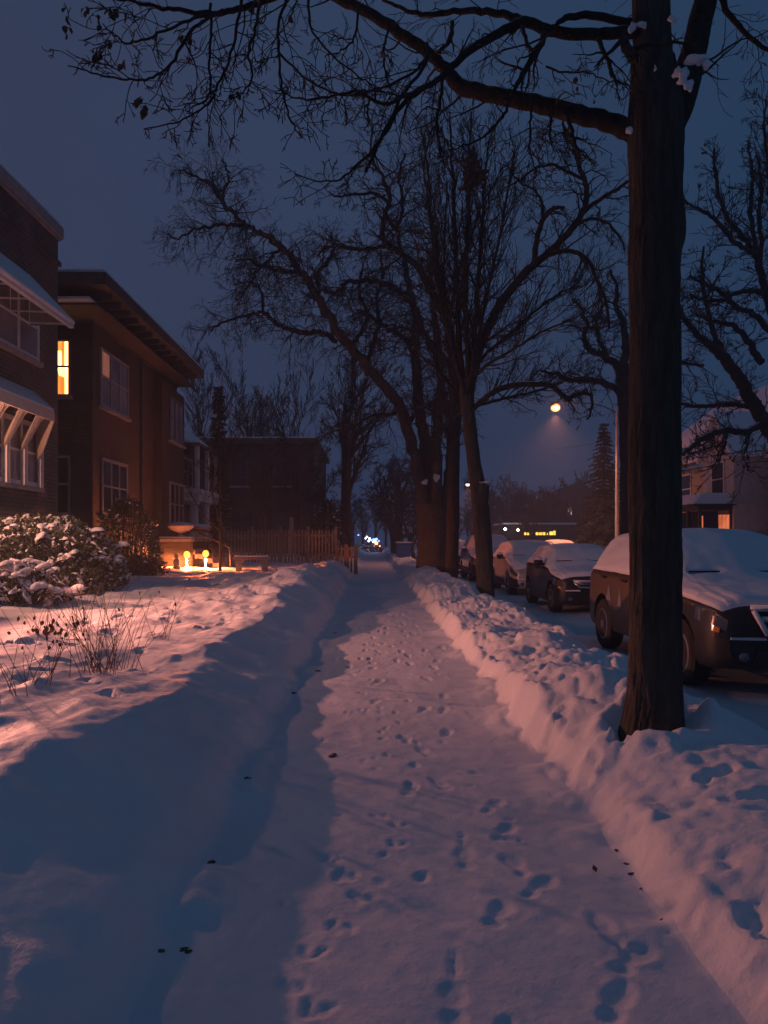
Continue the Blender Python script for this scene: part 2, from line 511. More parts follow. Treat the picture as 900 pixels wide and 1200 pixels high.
def press(z, xs, ys, cx, cy, ang, ln, wd, depth, rim=.35, heel=True, tail=0):
    """a boot print pressed into the snow"""
    r = ln + tail + .12
    i0, i1 = np.searchsorted(ys, [cy - r, cy + r]); j0, j1 = np.searchsorted(xs, [cx - r, cx + r])
    if i1 - i0 < 2 or j1 - j0 < 2: return
    X, Y = np.meshgrid(xs[j0:j1] - cx, ys[i0:i1] - cy)
    u = X * math.sin(ang) + Y * math.cos(ang); v = X * math.cos(ang) - Y * math.sin(ang)
    v = v + .016 * perlin(X * 13 + cx * 9, Y * 13 + cy); u = u + .014 * perlin(X * 12 + cy, Y * 12 + cx * 7)
    sole = ((u - ln * .14) / (ln * .36)) ** 2 + (v / (wd * .5)) ** 2
    hl = ((u + ln * .36) / (ln * .18)) ** 2 + (v / (wd * .42)) ** 2
    d = np.minimum(sole, hl) if heel else (u / (ln * .5)) ** 2 + (v / (wd * .5)) ** 2
    dz = -depth * (1 - sstep(.25, 1.2, d)) + depth * rim * np.exp(-((np.sqrt(d) - 1.28) / .2) ** 2)
    if tail:
        tl = ((u - ln * .5 - tail * .5) / (tail * .5)) ** 2 + (v / (wd * .16)) ** 2
        dz = np.minimum(dz, -depth * .8 * (1 - sstep(.5, 1.2, tl)))
    edge = np.clip(np.minimum(X + cx - xs[0], xs[-1] - X - cx) / .12, 0, 1)
    z[i0:i1, j0:j1] += dz * edge


def g2(px, py, z=0.0):
    Y = (CAMH - z) * F / (py - YV)
    return (px - XV) / F * Y, Y


rp = random.Random(21)
PRINTS = []     # x, y, angle, length, width, depth, tail
BOOTS = [(531, 1172, .1, .2), (584, 1070, .35, 0), (724, 1172, .5, 0), (545, 1002, .05, .17), (707, 1090, -.1, 0), (632, 1040, .7, 0), (603, 1014, -.2, 0), (578, 945, .5, 0), (591, 975, .5, 0), (516, 918, -.3, 0), (481, 925, .2, 0), (523, 858, .2, 0), (497, 880, -.3, 0), (520, 832, .2, 0),
         (474, 866, -.2, 0), (497, 832, .3, 0), (520, 815, .1, 0), (440, 822, .2, 0), (500, 795, -.2, 0), (512, 775, .2, 0), (518, 758, .1, 0), (445, 798, .2, 0), (742, 1125, .8, 0)]
for (px, py, an, tail) in BOOTS:        # boot prints with a drag mark where the photo shows one
    x, y = g2(px, py)
    PRINTS.append((x, y, an, .25, .095, .0095, tail))
for (px, py, sz) in [(366, 1188, 1), (338, 1160, 1), (361, 1119, 1), (397, 1089, 1), (421, 1054, 1), (402, 1028, 1.05), (463, 990, 1), (441, 957, .7), (465, 968, .9), (385, 1010, .7), (448, 858, .8), (436, 797, .8), (480, 770, .9), (498, 768, .9), (435, 772, .8), (582, 838, .8), (562, 828, .7), (455, 886, .7), (408, 836, .8), (424, 833, .8), (422, 812, .8), (598, 985, .7), (735, 1115, .7)]:
    x, y = g2(px, py)                   # the small steps of the second trail
    PRINTS.append((x - .012, y + .02, rp.gauss(-.3, .3), .125 * sz, .058 * sz, .0085, 0)); PRINTS.append((x + .04, y + .01, rp.gauss(.3, .3), .105 * sz, .052 * sz, .007, 0))
for i in range(70):
    y = 2.2 + 9 * rp.random() ** 1.3; x = rp.gauss(.22, .33)
    PRINTS.append((x, y, rp.uniform(-.5, .5), rp.uniform(.05, .13), rp.uniform(.04, .08), rp.uniform(.004, .011), 0))
yy = 9.0
while yy < 34:                                  # the trails go on up the sidewalk
    for x0, sz in ((.32, 1), (.72, 1.05), (-.12, .8), (.05, .8)):
        for sd in (-.11, .11):
            if rp.random() < .5:
                PRINTS.append((x0 + sd + rp.gauss(0, .05) + .12 * math.sin(yy * .7 + x0), yy + (.33 if sd > 0 else 0) + rp.gauss(0, .06), rp.gauss(.0, .2), .24 * sz, .085 * sz, .012, 0))
    yy += .66


def ground_piece(name, segs, mat, prints=(), label=None):
    xs = cols(segs)
    X, Y = np.meshgrid(xs, YS)
    Z = H(X, Y)
    for p in prints:
        press(Z, xs, YS, *p[:6], tail=p[6], rim=.3, heel=p[3] > .2)
    V = np.stack([X, Y, Z], 2).reshape(-1, 3)
    o = np_mesh(name, V, grid_faces(len(YS), len(xs)), mat)
    o['kind'] = 'structure'
    return o


def build_ground():
    lp = []
    for i in range(230):        # old tracks and dimples across the garden
        x = -rp.uniform(1.9, 7.0); y = rp.uniform(5.0, 25)
        lp.append((x, y, rp.uniform(0, PI), rp.uniform(.18, .38), rp.uniform(.1, .2), rp.uniform(.02, .05), 0))
    ground_piece('lawn', [(-60, -20, 4), (-20, -8.5, .7), (-8.5, -4.2, .07), (-4.2, XL + .0, .021)], M['snow'], lp)
    ground_piece('sidewalk', [(XL, XR, .016)], M['snow_path'], PRINTS)
    bp = []
    for (px, py, z, sz) in [(868, 1046, .36, .9), (885, 1015, .36, .8), (735, 928, .3, 1.4), (790, 1010, .3, .8), (880, 930, .3, 1), (690, 870, .3, 1), (655, 830, .3, .9), (640, 800, .3, 1), (660, 775, .3, 1), (610, 770, .25, .9), (840, 905, .3, 1.0), (708, 905, .3, .7)]:
        x, y = g2(px, py, z)
        bp.append((x, y, rp.uniform(0, 2), .28 * sz, .12 * sz, .03, 0))
    for i in range(26):
        bp.append((rp.uniform(1.3, 2.4), rp.uniform(4.5, 22), rp.uniform(0, 3), rp.uniform(.2, .36), rp.uniform(.1, .16), rp.uniform(.04, .08), 0))
    ground_piece('snow_bank', [(XR, 2.6, .017), (2.6, XK, .03)], M['snow'], bp)
    ground_piece('road', [(XK, 5.2, .05), (5.2, 11.8, .12), (11.8, 13.6, .12), (13.6, 30, .8), (30, 70, 5)], M['snow_road'])
    m = MB(); m.poly([(-280, -30, -.4), (280, -30, -.4), (280, 560, -.4), (-280, 560, -.4)])
    o = m.build('ground', M['snow']); o['kind'] = 'structure'


build_ground()
# ------------------------------------------------------------------ trees
def crom(pts, n):
    """smooth polyline through points (k, d)"""
    pts = np.asarray(pts, float)
    if len(pts) < 3:
        t = np.linspace(0, 1, n)[:, None]; return pts[0] * (1 - t) + pts[-1] * t
    p = np.vstack([2 * pts[0] - pts[1], pts, 2 * pts[-1] - pts[-2]])
    seg = len(pts) - 1; out = []
    for q in np.linspace(0, seg - 1e-6, n):
        i = int(q); t = q - i
        a, b, c, d = p[i], p[i + 1], p[i + 2], p[i + 3]
        out.append(.5 * (2 * b + (c - a) * t + (2 * a - 5 * b + 4 * c - d) * t * t + (3 * b - a - 3 * c + d) * t ** 3))
    return np.array(out)


class Tubes:
    """many tapering tubes written into ONE mesh, in batches of equal size"""
    def __init__(s): s.b = {}

    def add(s, pts, rad, n=4):
        pts = np.asarray(pts, float); rad = np.asarray(rad, float)
        s.b.setdefault((len(pts), n), []).append((pts, rad))

    def arrays(s):
        VV = []; FF = []; base = 0
        for (k, n), lst in s.b.items():
            Pp = np.array([a for a, _ in lst]); Rr = np.array([b for _, b in lst])
            m = len(lst)
            D = np.empty_like(Pp); D[:, 1:-1] = Pp[:, 2:] - Pp[:, :-2]; D[:, 0] = Pp[:, 1] - Pp[:, 0]; D[:, -1] = Pp[:, -1] - Pp[:, -2]
            D /= np.linalg.norm(D, axis=2, keepdims=True) + 1e-9
            U = np.empty_like(D)
            ref = np.where(np.abs(D[:, :1, 2:3]) > .9, np.array([1., .13, 0]), np.array([.1, .05, 1.]))
            u = ref[:, 0]
            for i in range(k):
                u = u - D[:, i] * np.sum(u * D[:, i], 1, keepdims=True)
                u = u / (np.linalg.norm(u, axis=1, keepdims=True) + 1e-9); U[:, i] = u
            W = np.cross(D, U)
            a = np.arange(n) * 2 * PI / n
            ring = U[:, :, None] * np.cos(a)[None, None, :, None] + W[:, :, None] * np.sin(a)[None, None, :, None]
            V = Pp[:, :, None] + ring * Rr[:, :, None, None]
            VV.append(V.reshape(-1, 3))
            i = np.arange(k - 1)[:, None]; q = np.arange(n)[None]
            f = np.stack([i * n + q, i * n + (q + 1) % n, (i + 1) * n + (q + 1) % n, (i + 1) * n + q], -1).reshape(-1, 4)
            FF.append((f[None] + (np.arange(m) * k * n)[:, None, None] + base).reshape(-1, 4))
            base += m * k * n
        return np.vstack(VV), np.vstack(FF)

    def build(s, name, mat, parent, smooth=True, local=False):
        if not s.b: return None
        V, Fq = s.arrays()
        return np_mesh(name, V, Fq, mat, parent, smooth, local)


def unit(v): return v / (np.linalg.norm(v) + 1e-9)


class Tree:
    def __init__(s, seed, wig=.22, trop=0.0, ang=(28, 62), taper=.25, minr=.0035):
        s.r = np.random.RandomState(seed); s.wig = wig; s.trop = trop; s.ang = ang; s.taper = taper; s.minr = minr
        s.crown = Tubes(); s.tips = []; s.wf = 1.0

    def turn(s, d, amin, amax):
        a = R(s.r.uniform(amin, amax)); ph = s.r.uniform(0, 2 * PI)
        u = unit(np.cross(d, [.31, .77, .55])); w = np.cross(d, u)
        return math.cos(a) * d + math.sin(a) * (u * math.cos(ph) + w * math.sin(ph))

    def twig(s, p, d, L, r, nch, lev=0):
        k = (8, 6, 4, 4)[min(lev, 3)]; n = (6, 4, 3, 3)[min(lev, 3)]
        pts = [np.array(p, float)]; dirs = []; step = L / (k - 1)
        for i in range(k - 1):
            d = unit(d + s.r.normal(0, s.wig, 3) + np.array([0, 0, s.trop * (1 + .5 * lev)]))
            dirs.append(d); pts.append(pts[-1] + d * step)
        rr = np.maximum(np.linspace(r, r * s.taper, k), s.minr)
        s.crown.add(pts, rr, n)
        if lev < len(nch):
            m = nch[lev]; m = int(m) + (1 if s.r.rand() < m - int(m) else 0)
            for j in range(m):
                t = s.r.uniform(.18, 1.0); q = t * (k - 1); i = min(int(q), k - 2); f = q - i
                pp = pts[i] * (1 - f) + pts[i + 1] * f
                s.twig(pp, s.turn(dirs[i], *s.ang), L * s.r.uniform(.32, .62) * (1.1 - .45 * t), max(rr[i] * .6, s.minr), nch, lev + 1)
        else:
            s.tips.append(pts[-1])

    def sprout(s, pts, rad, m, L, nch, t0=.15, rf=.5, up=0.0, rmax=9):
        k = len(pts)
        for j in range(int(m)):
            t = t0 + (1 - t0) * (j + s.r.rand()) / m; q = min(t, .999) * (k - 1); i = int(q); f = q - i
            pp = pts[i] * (1 - f) + pts[i + 1] * f; d = unit(pts[i + 1] - pts[i])
            dd = unit(s.turn(d, s.ang[0], s.ang[1] + 10) + np.array([0, 0, up]))
            s.twig(pp, dd, s.r.uniform(*L) * (1.15 - .45 * t), min(rmax, max(rad[i] * rf * s.r.uniform(.6, 1), s.minr)), nch)

    def limb(s, px, Y0, dY=0.0, n=None, jit=.02, bow=0.0):
        """points (px, py, width px) seen in the photo -> a limb in space that runs dY metres deeper along its length"""
        a = np.array(px, float); m = len(a)
        out = []
        for i, (x, y, w) in enumerate(a):
            t = i / (m - 1); Y = Y0 + dY * t + bow * math.sin(PI * t)
            out.append(P(x, y, Y) + (w * .5 * s.wf * Y / F,))
        c = crom(out, n or max(8, 4 * m))
        sc = jit * Y0 / 5
        for ax in range(3):
            c[1:, ax] += sc * s.r.normal(0, .35, len(c) - 1)
        return c[:, :3], np.maximum(c[:, 3], s.minr)


def leaf_quads(tips, r, size, droop=True):
    V = []; Fq = []
    for p in tips:
        d = unit(np.array([r.normal(0, .35), r.normal(0, .35), -1 if droop else r.normal()])); w = unit(np.cross(d, r.normal(0, 1, 3)))
        L = size * r.uniform(.7, 1.3); n = np.cross(d, w); b = len(V)
        for t, ww in ((0, .08), (.35, .32), (.75, .26), (1, .04)):
            q = p + d * L * t + n * L * .22 * math.sin(t * 3)
            V.append(q - w * L * ww); V.append(q + w * L * ww)
        for k in range(3): Fq.append((b + 2 * k, b + 2 * k + 1, b + 2 * k + 3, b + 2 * k + 2))
    return np.array(V), np.array(Fq)


def limb_mesh(name, lst, mat, parent, n=10):
    T = Tubes()
    for pts, rad in lst: T.add(pts, rad, n)
    return T.build(name, mat, parent)


def rough_trunk(pts, rad, parent, mat, n=40, amp=.06, name='trunk', flare=0.0, ridge=0.0):
    """thick trunk with furrows and lumps modelled in"""
    k = len(pts); D = np.gradient(pts, axis=0); D /= np.linalg.norm(D, axis=1, keepdims=True)
    V = []; aa = 2 * PI * np.arange(n) / n
    for i in range(k):
        u = unit(np.cross(D[i], [0, 1, .02])); w = np.cross(D[i], u)
        rg = np.zeros(n)
        if ridge:
            z_ = pts[i][2]; wv = .35 * perlin(aa * 2.0, z_ * 2.3 + 0 * aa) + .12 * perlin(aa * 6, z_ * 7 + 0 * aa)
            rg = ridge * (.75 - 1.6 * np.abs(perlin((aa + wv) * 5.6, z_ * 1.15 + 0 * aa)) ** .7 + .5 * perlin((aa + wv) * 14, z_ * 5.5 + 0 * aa))
        for q in range(n):
            a = 2 * PI * q / n
            g = 1 + amp * perlin(np.array([math.cos(a) * 1.3 + 5]), np.array([math.sin(a) * 1.3 + pts[i][2] * .9]))[0]
            g += amp * .55 * perlin(np.array([a * 5.0]), np.array([pts[i][2] * 1.2]))[0]
            g += rg[q]
            if flare:
                h = max(0, 1 - (pts[i][2] - pts[0][2]) / flare); g += h * h * (.30 + .16 * math.cos(3 * a + 1))
            V.append(pts[i] + (u * math.cos(a) + w * math.sin(a)) * rad[i] * g)
    Fq = []
    for i in range(k - 1):
        for q in range(n):
            Fq.append((i * n + q, i * n + (q + 1) % n, (i + 1) * n + (q + 1) % n, (i + 1) * n + q))
    return np_mesh(name, np.array(V), np.array(Fq), mat, parent)


def snow_clumps(name, lst, parent, seed=1):
    """lumps of snow caught on bark: irregular pads, one object each"""
    rnd = random.Random(seed)
    for (x, y, z, rx, ry, rz) in lst:
        m = MB()
        for k in range(6):
            f = rnd.uniform(.35, .75); m.ball((x + rnd.gauss(0, rx * .42), y + rnd.gauss(0, ry * .3), z + rnd.gauss(0, rz * .35)), rx * f * rnd.uniform(.7, 1.3), ry * f, rz * f * rnd.uniform(.6, 1.1), 10, 7, .16, rnd)
        o = m.build(name, M['snow_soft'], parent, smooth=True)
        rm = o.modifiers.new('remesh', 'REMESH'); rm.mode = 'VOXEL'; rm.voxel_size = max(.006, min(rx, ry, rz) * .22); rm.use_smooth_shade = True
        sm = o.modifiers.new('smooth', 'SMOOTH'); sm.factor = .5; sm.iterations = 4


def finish(tr, root, mat=None):
    tr.crown.build('crown', mat or M['twig'], root)


# --- the big trunk close by
def tree_near():
    Y = 4.86
    tr = Tree(11, wig=.2, trop=-.03, minr=.0022)
    base = P(768, 845, Y)
    t = thing('street_tree', 'large bare tree with a thick dark trunk and snow caught in its fork', 'tree', (base[0], Y, HZ(base[0], Y)), 'bare trees along the street verge')
    pts, rad = tr.limb([(767, 880, 66), (767, 830, 60), (768, 760, 57), (768, 640, 57), (767, 520, 56), (768, 400, 55), (767, 310, 57), (770, 270, 60), (768, 220, 57), (768, 160, 62), (768, 125, 60), (765, 90, 50), (764, 50, 43), (762, 0, 41), (757, -120, 37), (745, -260, 30)], Y, .3, 90, 0)
    rough_trunk(crom(pts, 320), np.interp(np.linspace(0, 1, 320), np.linspace(0, 1, len(rad)), rad), t, M['bark_big'], 150, .06, flare=.55, ridge=.045)
    tr.sprout(pts, rad, 8, (.5, 1.0), (3, 3), .8, .3)
    L = []
    lead = tr.limb([(776, 165, 34), (792, 130, 36), (804, 95, 33), (813, 60, 29), (822, 20, 27), (836, -40, 24), (862, -160, 19), (880, -260, 14)], Y + .17, .8, 40, .004)
    big = tr.limb([(760, 160, 30), (737, 152, 24), (715, 144, 22), (690, 137, 21), (650, 127, 20), (610, 118, 19), (575, 111, 18), (548, 104, 18), (535, 97, 17), (520, 78, 14), (495, 58, 13), (465, 36, 13), (430, 14, 12), (395, -3, 11), (340, -35, 9), (270, -80, 7)], Y + .17, .75, 60, .012)
    up = tr.limb([(760, 35, 20), (735, 38, 14), (705, 40, 13), (670, 39, 13), (640, 34, 12), (618, 26, 12), (600, 31, 11), (575, 44, 10), (550, 60, 9), (530, 78, 8), (515, 92, 7), (490, 108, 6), (465, 130, 5), (445, 165, 4), (430, 200, 3)], Y + .23, -.7, 60, .01)
    up2 = tr.limb([(617, 27, 9), (600, 19, 9), (575, 14, 8), (545, 13, 7), (510, 17, 6), (485, 15, 5), (465, 6, 4), (445, -4, 3)], Y + .0, .3, 30, .012)
    hi = tr.limb([(757, -120, 24), (700, -150, 20), (600, -130, 16), (500, -90, 13), (420, -50, 11), (350, -15, 9), (300, 4, 7.5), (262, 14, 6.5), (230, 15, 5.5), (195, 10, 4.5), (160, 4, 3.6), (120, -6, 2.6)], Y + .28, -1.25, 60, .01)
    stub = tr.limb([(738, 26, 10), (724, 24, 9), (700, 18, 9), (680, 18, 8), (663, 22, 7), (652, 28, 5)], Y + .23, -.3, 16, .01)
    right = tr.limb([(838, -30, 9), (850, 10, 7), (868, 34, 6), (890, 52, 5), (915, 70, 4), (950, 84, 3)], Y + .6, .2, 20, .01)
    for nm, q in (('limb', lead), ('limb', big), ('limb', up), ('limb', up2), ('limb', hi), ('limb', stub), ('limb', right)):
        limb_mesh(nm, [q], M['bark'], t, 14)
    # traced secondary branches, Y measured from the limb they leave
    sec = [([(262, 12, 5), (232, 30, 4.4), (212, 55, 4), (200, 74, 3.6), (186, 88, 3.2), (165, 94, 3), (140, 92, 2.6), (110, 86, 2.2), (80, 77, 1.5)], 4.0),
           ([(255, 15, 4.6), (225, 22, 4), (200, 34, 3.4), (170, 46, 3), (148, 50, 2.4), (135, 42, 2), (120, 28, 1.4)], 4.0),
           ([(283, -6, 4), (278, 30, 3.6), (268, 70, 3.3), (255, 100, 3), (245, 120, 2.8), (225, 135, 2.3), (200, 145, 2), (170, 152, 1.3)], 4.05),
           ([(247, 4, 3.6), (247, 40, 3.2), (244, 70, 3), (247, 100, 2.6), (240, 118, 2.2), (222, 128, 1.6)], 4.02),
           ([(306, -4, 4), (301, 30, 3.6), (292, 60, 3), (296, 90, 2.4), (285, 108, 1.8), (270, 116, 1.3)], 4.1),
           ([(338, -12, 4), (328, 25, 3.4), (327, 60, 3), (330, 100, 2.8), (340, 140, 2.2), (352, 160, 1.6)], 4.2),
           ([(327, 62, 3), (352, 86, 2.6), (380, 104, 2.6), (402, 112, 2.4), (440, 106, 2), (470, 96, 1.5)], 4.2),
           ([(360, -14, 3.4), (366, 35, 2.8), (400, 75, 2.2), (430, 95, 1.8), (440, 110, 1.3)], 4.3),
           ([(515, 92, 6), (480, 110, 5), (450, 122, 4.6), (420, 108, 3.8), (400, 110, 3.4), (370, 116, 3), (345, 115, 2), (330, 108, 1.4)], 4.5),
           ([(530, 25, 5), (528, 45, 5), (515, 60, 4.6), (503, 64, 4), (490, 80, 3.5), (460, 98, 3), (430, 108, 2.4), (405, 112, 1.7)], 4.8),
           ([(640, 38, 8), (632, 55, 7.5), (620, 75, 7), (608, 96, 6), (603, 104, 4)], 4.8),
           ([(612, 30, 5), (616, 46, 4.6), (624, 58, 4), (632, 52, 3), (640, 40, 2.4)], 4.7),
           ([(701, 44, 6), (708, 62, 5.5), (716, 80, 5), (720, 92, 4), (732, 98, 2.6), (741, 104, 1.8)], 4.85),
           ([(735, 36, 12), (731, 48, 11), (736, 60, 12), (745, 68, 16)], 4.8),
           ([(500, 50, 4), (498, 75, 4), (470, 115, 4.4), (455, 150, 4.6), (440, 172, 3.8), (420, 192, 3), (398, 210, 2.4), (372, 212, 1.8), (345, 204, 1.2)], 4.6),
           ([(597, 118, 4), (592, 132, 3.6), (578, 150, 3), (560, 165, 2.4), (540, 172, 2), (520, 178, 1.4)], 4.9),
           ([(519, 92, 4), (515, 120, 4), (512, 150, 3.6), (516, 175, 2.8), (521, 195, 1.8)], 4.8),
           ([(660, 130, 4), (668, 150, 5), (672, 165, 5), (677, 178, 4), (680, 195, 2)], 4.85),
           ([(640, 125, 3), (646, 142, 3), (644, 160, 2.6), (650, 176, 1.8)], 4.85),
           ([(622, 118, 3), (622, 150, 2.6), (621, 180, 2), (628, 200, 1.2)], 4.85),
           ([(455, 32, 3), (450, 60, 2.6), (452, 90, 2), (460, 110, 1.4)], 5.2),
           ([(420, 10, 3), (415, 45, 2.6), (400, 60, 2), (380, 66, 1.4)], 5.3),
           ([(640, 78, 3), (660, 84, 2.6), (690, 86, 2), (715, 96, 1.4)], 4.8)]
    for px, Y0 in sec:
        q = tr.limb(px, Y0, -.15, None, .012)
        tr.crown.add(q[0], q[1], 6)
        ln = np.linalg.norm(np.diff(q[0], axis=0), axis=1).sum()
        tr.sprout(q[0], q[1], max(4, ln * 16), (.10, .36), (2.6, 2.0), .12, .6, -.05)
    for q, m, L_ in ((big, 13, (.25, .7)), (up, 10, (.2, .6)), (up2, 9, (.2, .5)), (hi, 16, (.3, .8)), (lead, 12, (.4, 1.0)), (right, 8, (.2, .5))):
        tr.sprout(q[0], q[1], m, L_, (3, 2.4), .2, .28, -.08, .010)
    finish(tr, t)
    # leaves still hanging from the twig ends
    V = []; spots = []
    for (px, py, Y0, k) in [(80, 35, 3.95, 3), (78, 18, 3.95, 2), (113, 62, 4.0, 5), (117, 18, 4.0, 3), (126, 54, 4.0, 3), (130, 14, 4.0, 4), (146, 77, 4.0, 2), (168, 122, 4.05, 7), (169, 135, 4.05, 4), (220, 44, 4.1, 3), (224, 50, 4.1, 3), (100, 12, 4.0, 3), (135, 18, 4, 3), (145, 22, 4, 2), (275, 112, 4.1, 2), (338, 26, 4.2, 2), (676, 98, 4.8, 4), (693, 114, 4.8, 3), (455, 78, 5.2, 2), (300, 8, 4.2, 4), (295, 15, 4.2, 3), (450, 71, 5, 2)]:
        for i in range(k):
            p = np.array(P(px + tr.r.normal(0, 2.5), py - 4 + tr.r.normal(0, 4), Y0)); spots.append(p)
    a, b = leaf_quads(spots, tr.r, .042)
    np_mesh('dead_leaves', a, b, M['deadleaf'], t, smooth=True)
    pts, rad = np.array([P(*q) for q in [(790, 22, 4.7), (802, 85, 4.75), (808, 74, 4.75), (815, 71, 4.72), (822, 70, 4.74), (800, 95, 4.72), (806, 100, 4.70), (810, 72, 4.72), (827, 76, 4.72), (742, 33, 4.68), (752, 29, 4.66), (768, 80, 4.63), (738, 152, 4.78), (797, 82, 4.75)]]), None
    sz = [(.035, .03, .03), (.055, .05, .045), (.045, .04, .03), (.045, .04, .03), (.045, .04, .03), (.05, .04, .04), (.03, .03, .04), (.05, .04, .03), (.03, .03, .03), (.022, .03, .035), (.03, .03, .02), (.012, .01, .02), (.016, .03, .035), (.03, .03, .04)]
    snow_clumps('snow_clump', [tuple(p) + s for p, s in zip(pts, sz)], t, 3)


# --- the leaning tree with a fan of straight upright stems
def tree_fan():
    Y = 17.9; b = P(569, 695, Y)
    tr = Tree(23, wig=.10, trop=.035, ang=(14, 38), minr=.0052)
    t = thing('street_tree', 'slender leaning bare tree with a sawn stub and a fan of upright stems', 'tree', (b[0], Y, HZ(b[0], Y)), 'bare trees along the street verge')
    pts, rad = tr.limb([(569, 712, 24), (569, 690, 21), (568, 665, 20), (566, 630, 20), (564, 600, 19), (560, 572, 18), (556, 545, 16), (552, 515, 15.5), (549, 490, 15.5), (547, 465, 17), (546, 445, 14)], Y, 0, 44, .004)
    rough_trunk(pts, rad, t, M['bark_pale'], 20, .07)
    q = tr.limb([(562, 600, 14), (566, 585, 13), (567, 568, 13)], Y - .1, -.05, 8, 0)
    limb_mesh('stub', [q], M['bark_pale'], t, 12)
    T = P(567, 566, Y - .12); snow_clumps('snow_cap', [(T[0], T[1], T[2] + .0, .14, .14, .05)], t)
    limbs = [([(547, 470, 10), (542, 440, 9), (538, 400, 8), (536, 350, 7), (534, 290, 6), (532, 230, 5), (529, 180, 3.5), (527, 130, 2)], .6),
             ([(547, 455, 9), (548, 420, 8), (546, 370, 7), (547, 300, 6), (549, 240, 5), (550, 180, 3.5), (552, 130, 2)], -.5),
             ([(548, 450, 9), (553, 415, 8), (558, 370, 6.5), (562, 310, 5.5), (566, 250, 4.5), (569, 200, 3), (574, 160, 2)], .9),
             ([(546, 460, 8), (535, 425, 7), (524, 385, 6), (515, 340, 5), (509, 290, 4), (500, 230, 3), (494, 180, 2)], -.9),
             ([(549, 470, 13), (554, 440, 13), (562, 410, 13), (572, 385, 12.5), (583, 362, 12), (598, 340, 12), (615, 320, 11.5), (635, 302, 11), (655, 285, 10), (672, 265, 9.5), (683, 248, 9), (688, 228, 8), (684, 208, 7), (676, 185, 6), (670, 165, 5), (662, 148, 4)], -1.6),
             ([(553, 480, 8), (565, 470, 8), (580, 458, 8), (600, 452, 8.5), (625, 450, 8), (642, 451, 7.5), (656, 460, 7), (666, 468, 6.5), (674, 462, 6), (690, 461, 5), (695, 474, 4), (688, 492, 2.5)], -1.5),
             ([(553, 477, 5), (570, 472, 5), (590, 467, 5), (615, 462, 4.5), (640, 454, 3.5), (660, 446, 2)], 1.5),
             ([(551, 505, 6), (545, 490, 6), (538, 472, 6), (530, 455, 5), (520, 440, 4), (508, 428, 3), (490, 415, 2)], 1.0),
             ([(560, 425, 6), (580, 405, 5.5), (605, 385, 5), (630, 362, 4), (655, 345, 3), (680, 330, 2)], 1.4),
             ([(556, 440, 5), (575, 425, 5), (600, 410, 4), (630, 392, 3.5), (660, 378, 2.5), (690, 366, 1.6)], -2.0),
             ([(625, 312, 8), (628, 290, 8), (632, 268, 7.5), (640, 252, 7), (650, 244, 6), (662, 243, 4)], -.6),
             ([(682, 250, 6), (700, 236, 6), (715, 226, 5.5), (728, 219, 5), (742, 208, 4), (765, 196, 3)], -.6),
             ([(640, 300, 7), (655, 295, 7), (672, 295, 6.5), (688, 304, 6), (697, 322, 5.5), (706, 342, 5), (712, 362, 4.5), (714, 385, 3)], -.5),
             ([(676, 262, 4.5), (695, 256, 4.5), (712, 262, 4), (725, 276, 3.5), (732, 292, 2.5)], -.8),
             ([(684, 210, 4.5), (668, 202, 4.5), (650, 194, 4), (630, 196, 3.5), (610, 210, 3), (590, 222, 2)], -1.5),
             ([(670, 168, 4.5), (662, 160, 4.5), (660, 140, 3.5), (655, 118, 2.5)], -1.6),
             ([(634, 262, 4), (636, 240, 4), (626, 222, 3.5), (612, 216, 3), (600, 205, 2)], -1.0),
             ([(549, 460, 7), (560, 400, 6), (572, 340, 5), (585, 280, 4), (596, 220, 3), (604, 170, 2)], 1.2),
             ([(545, 462, 6), (528, 400, 5), (520, 330, 4), (522, 270, 3), (524, 210, 2)], 1.3)]
    tr.wf = .84
    for i, (px, dY) in enumerate(limbs):
        q = tr.limb(px, Y if i < 9 else Y - .9, dY, None, .008)
        limb_mesh('limb', [q], M['bark'], t, 7)
        ln = np.linalg.norm(np.diff(q[0], axis=0), axis=1).sum()
        knotty = i in (4, 5, 10, 11, 12, 13, 14, 15, 16)
        if knotty: tr.trop, tr.ang, tr.wig = -.02, (30, 65), .24
        else: tr.trop, tr.ang, tr.wig = .05, (14, 36), .10
        tr.sprout(q[0], q[1], max(6, ln * (5.5 if not knotty else 5)), (.7, 1.9) if not knotty else (.4, 1.2), (4.6, 3.2), .12, .5, .12 if not knotty else -.05, .022)
    finish(tr, t)
    # a drey of leaves and twigs high in the fan
    n = P(553, 203, 18.0)
    sp = [np.array(n) + tr.r.normal(0, .10, 3) * np.array([1, 1, 1.6]) for i in range(420)]
    a, b = leaf_quads(sp, tr.r, .13, False)
    o = np_mesh('squirrel_nest', a, b, M['deadleaf'], None, True); setp(o, 'dark ragged squirrel nest wedged high among upright stems', 'nest')


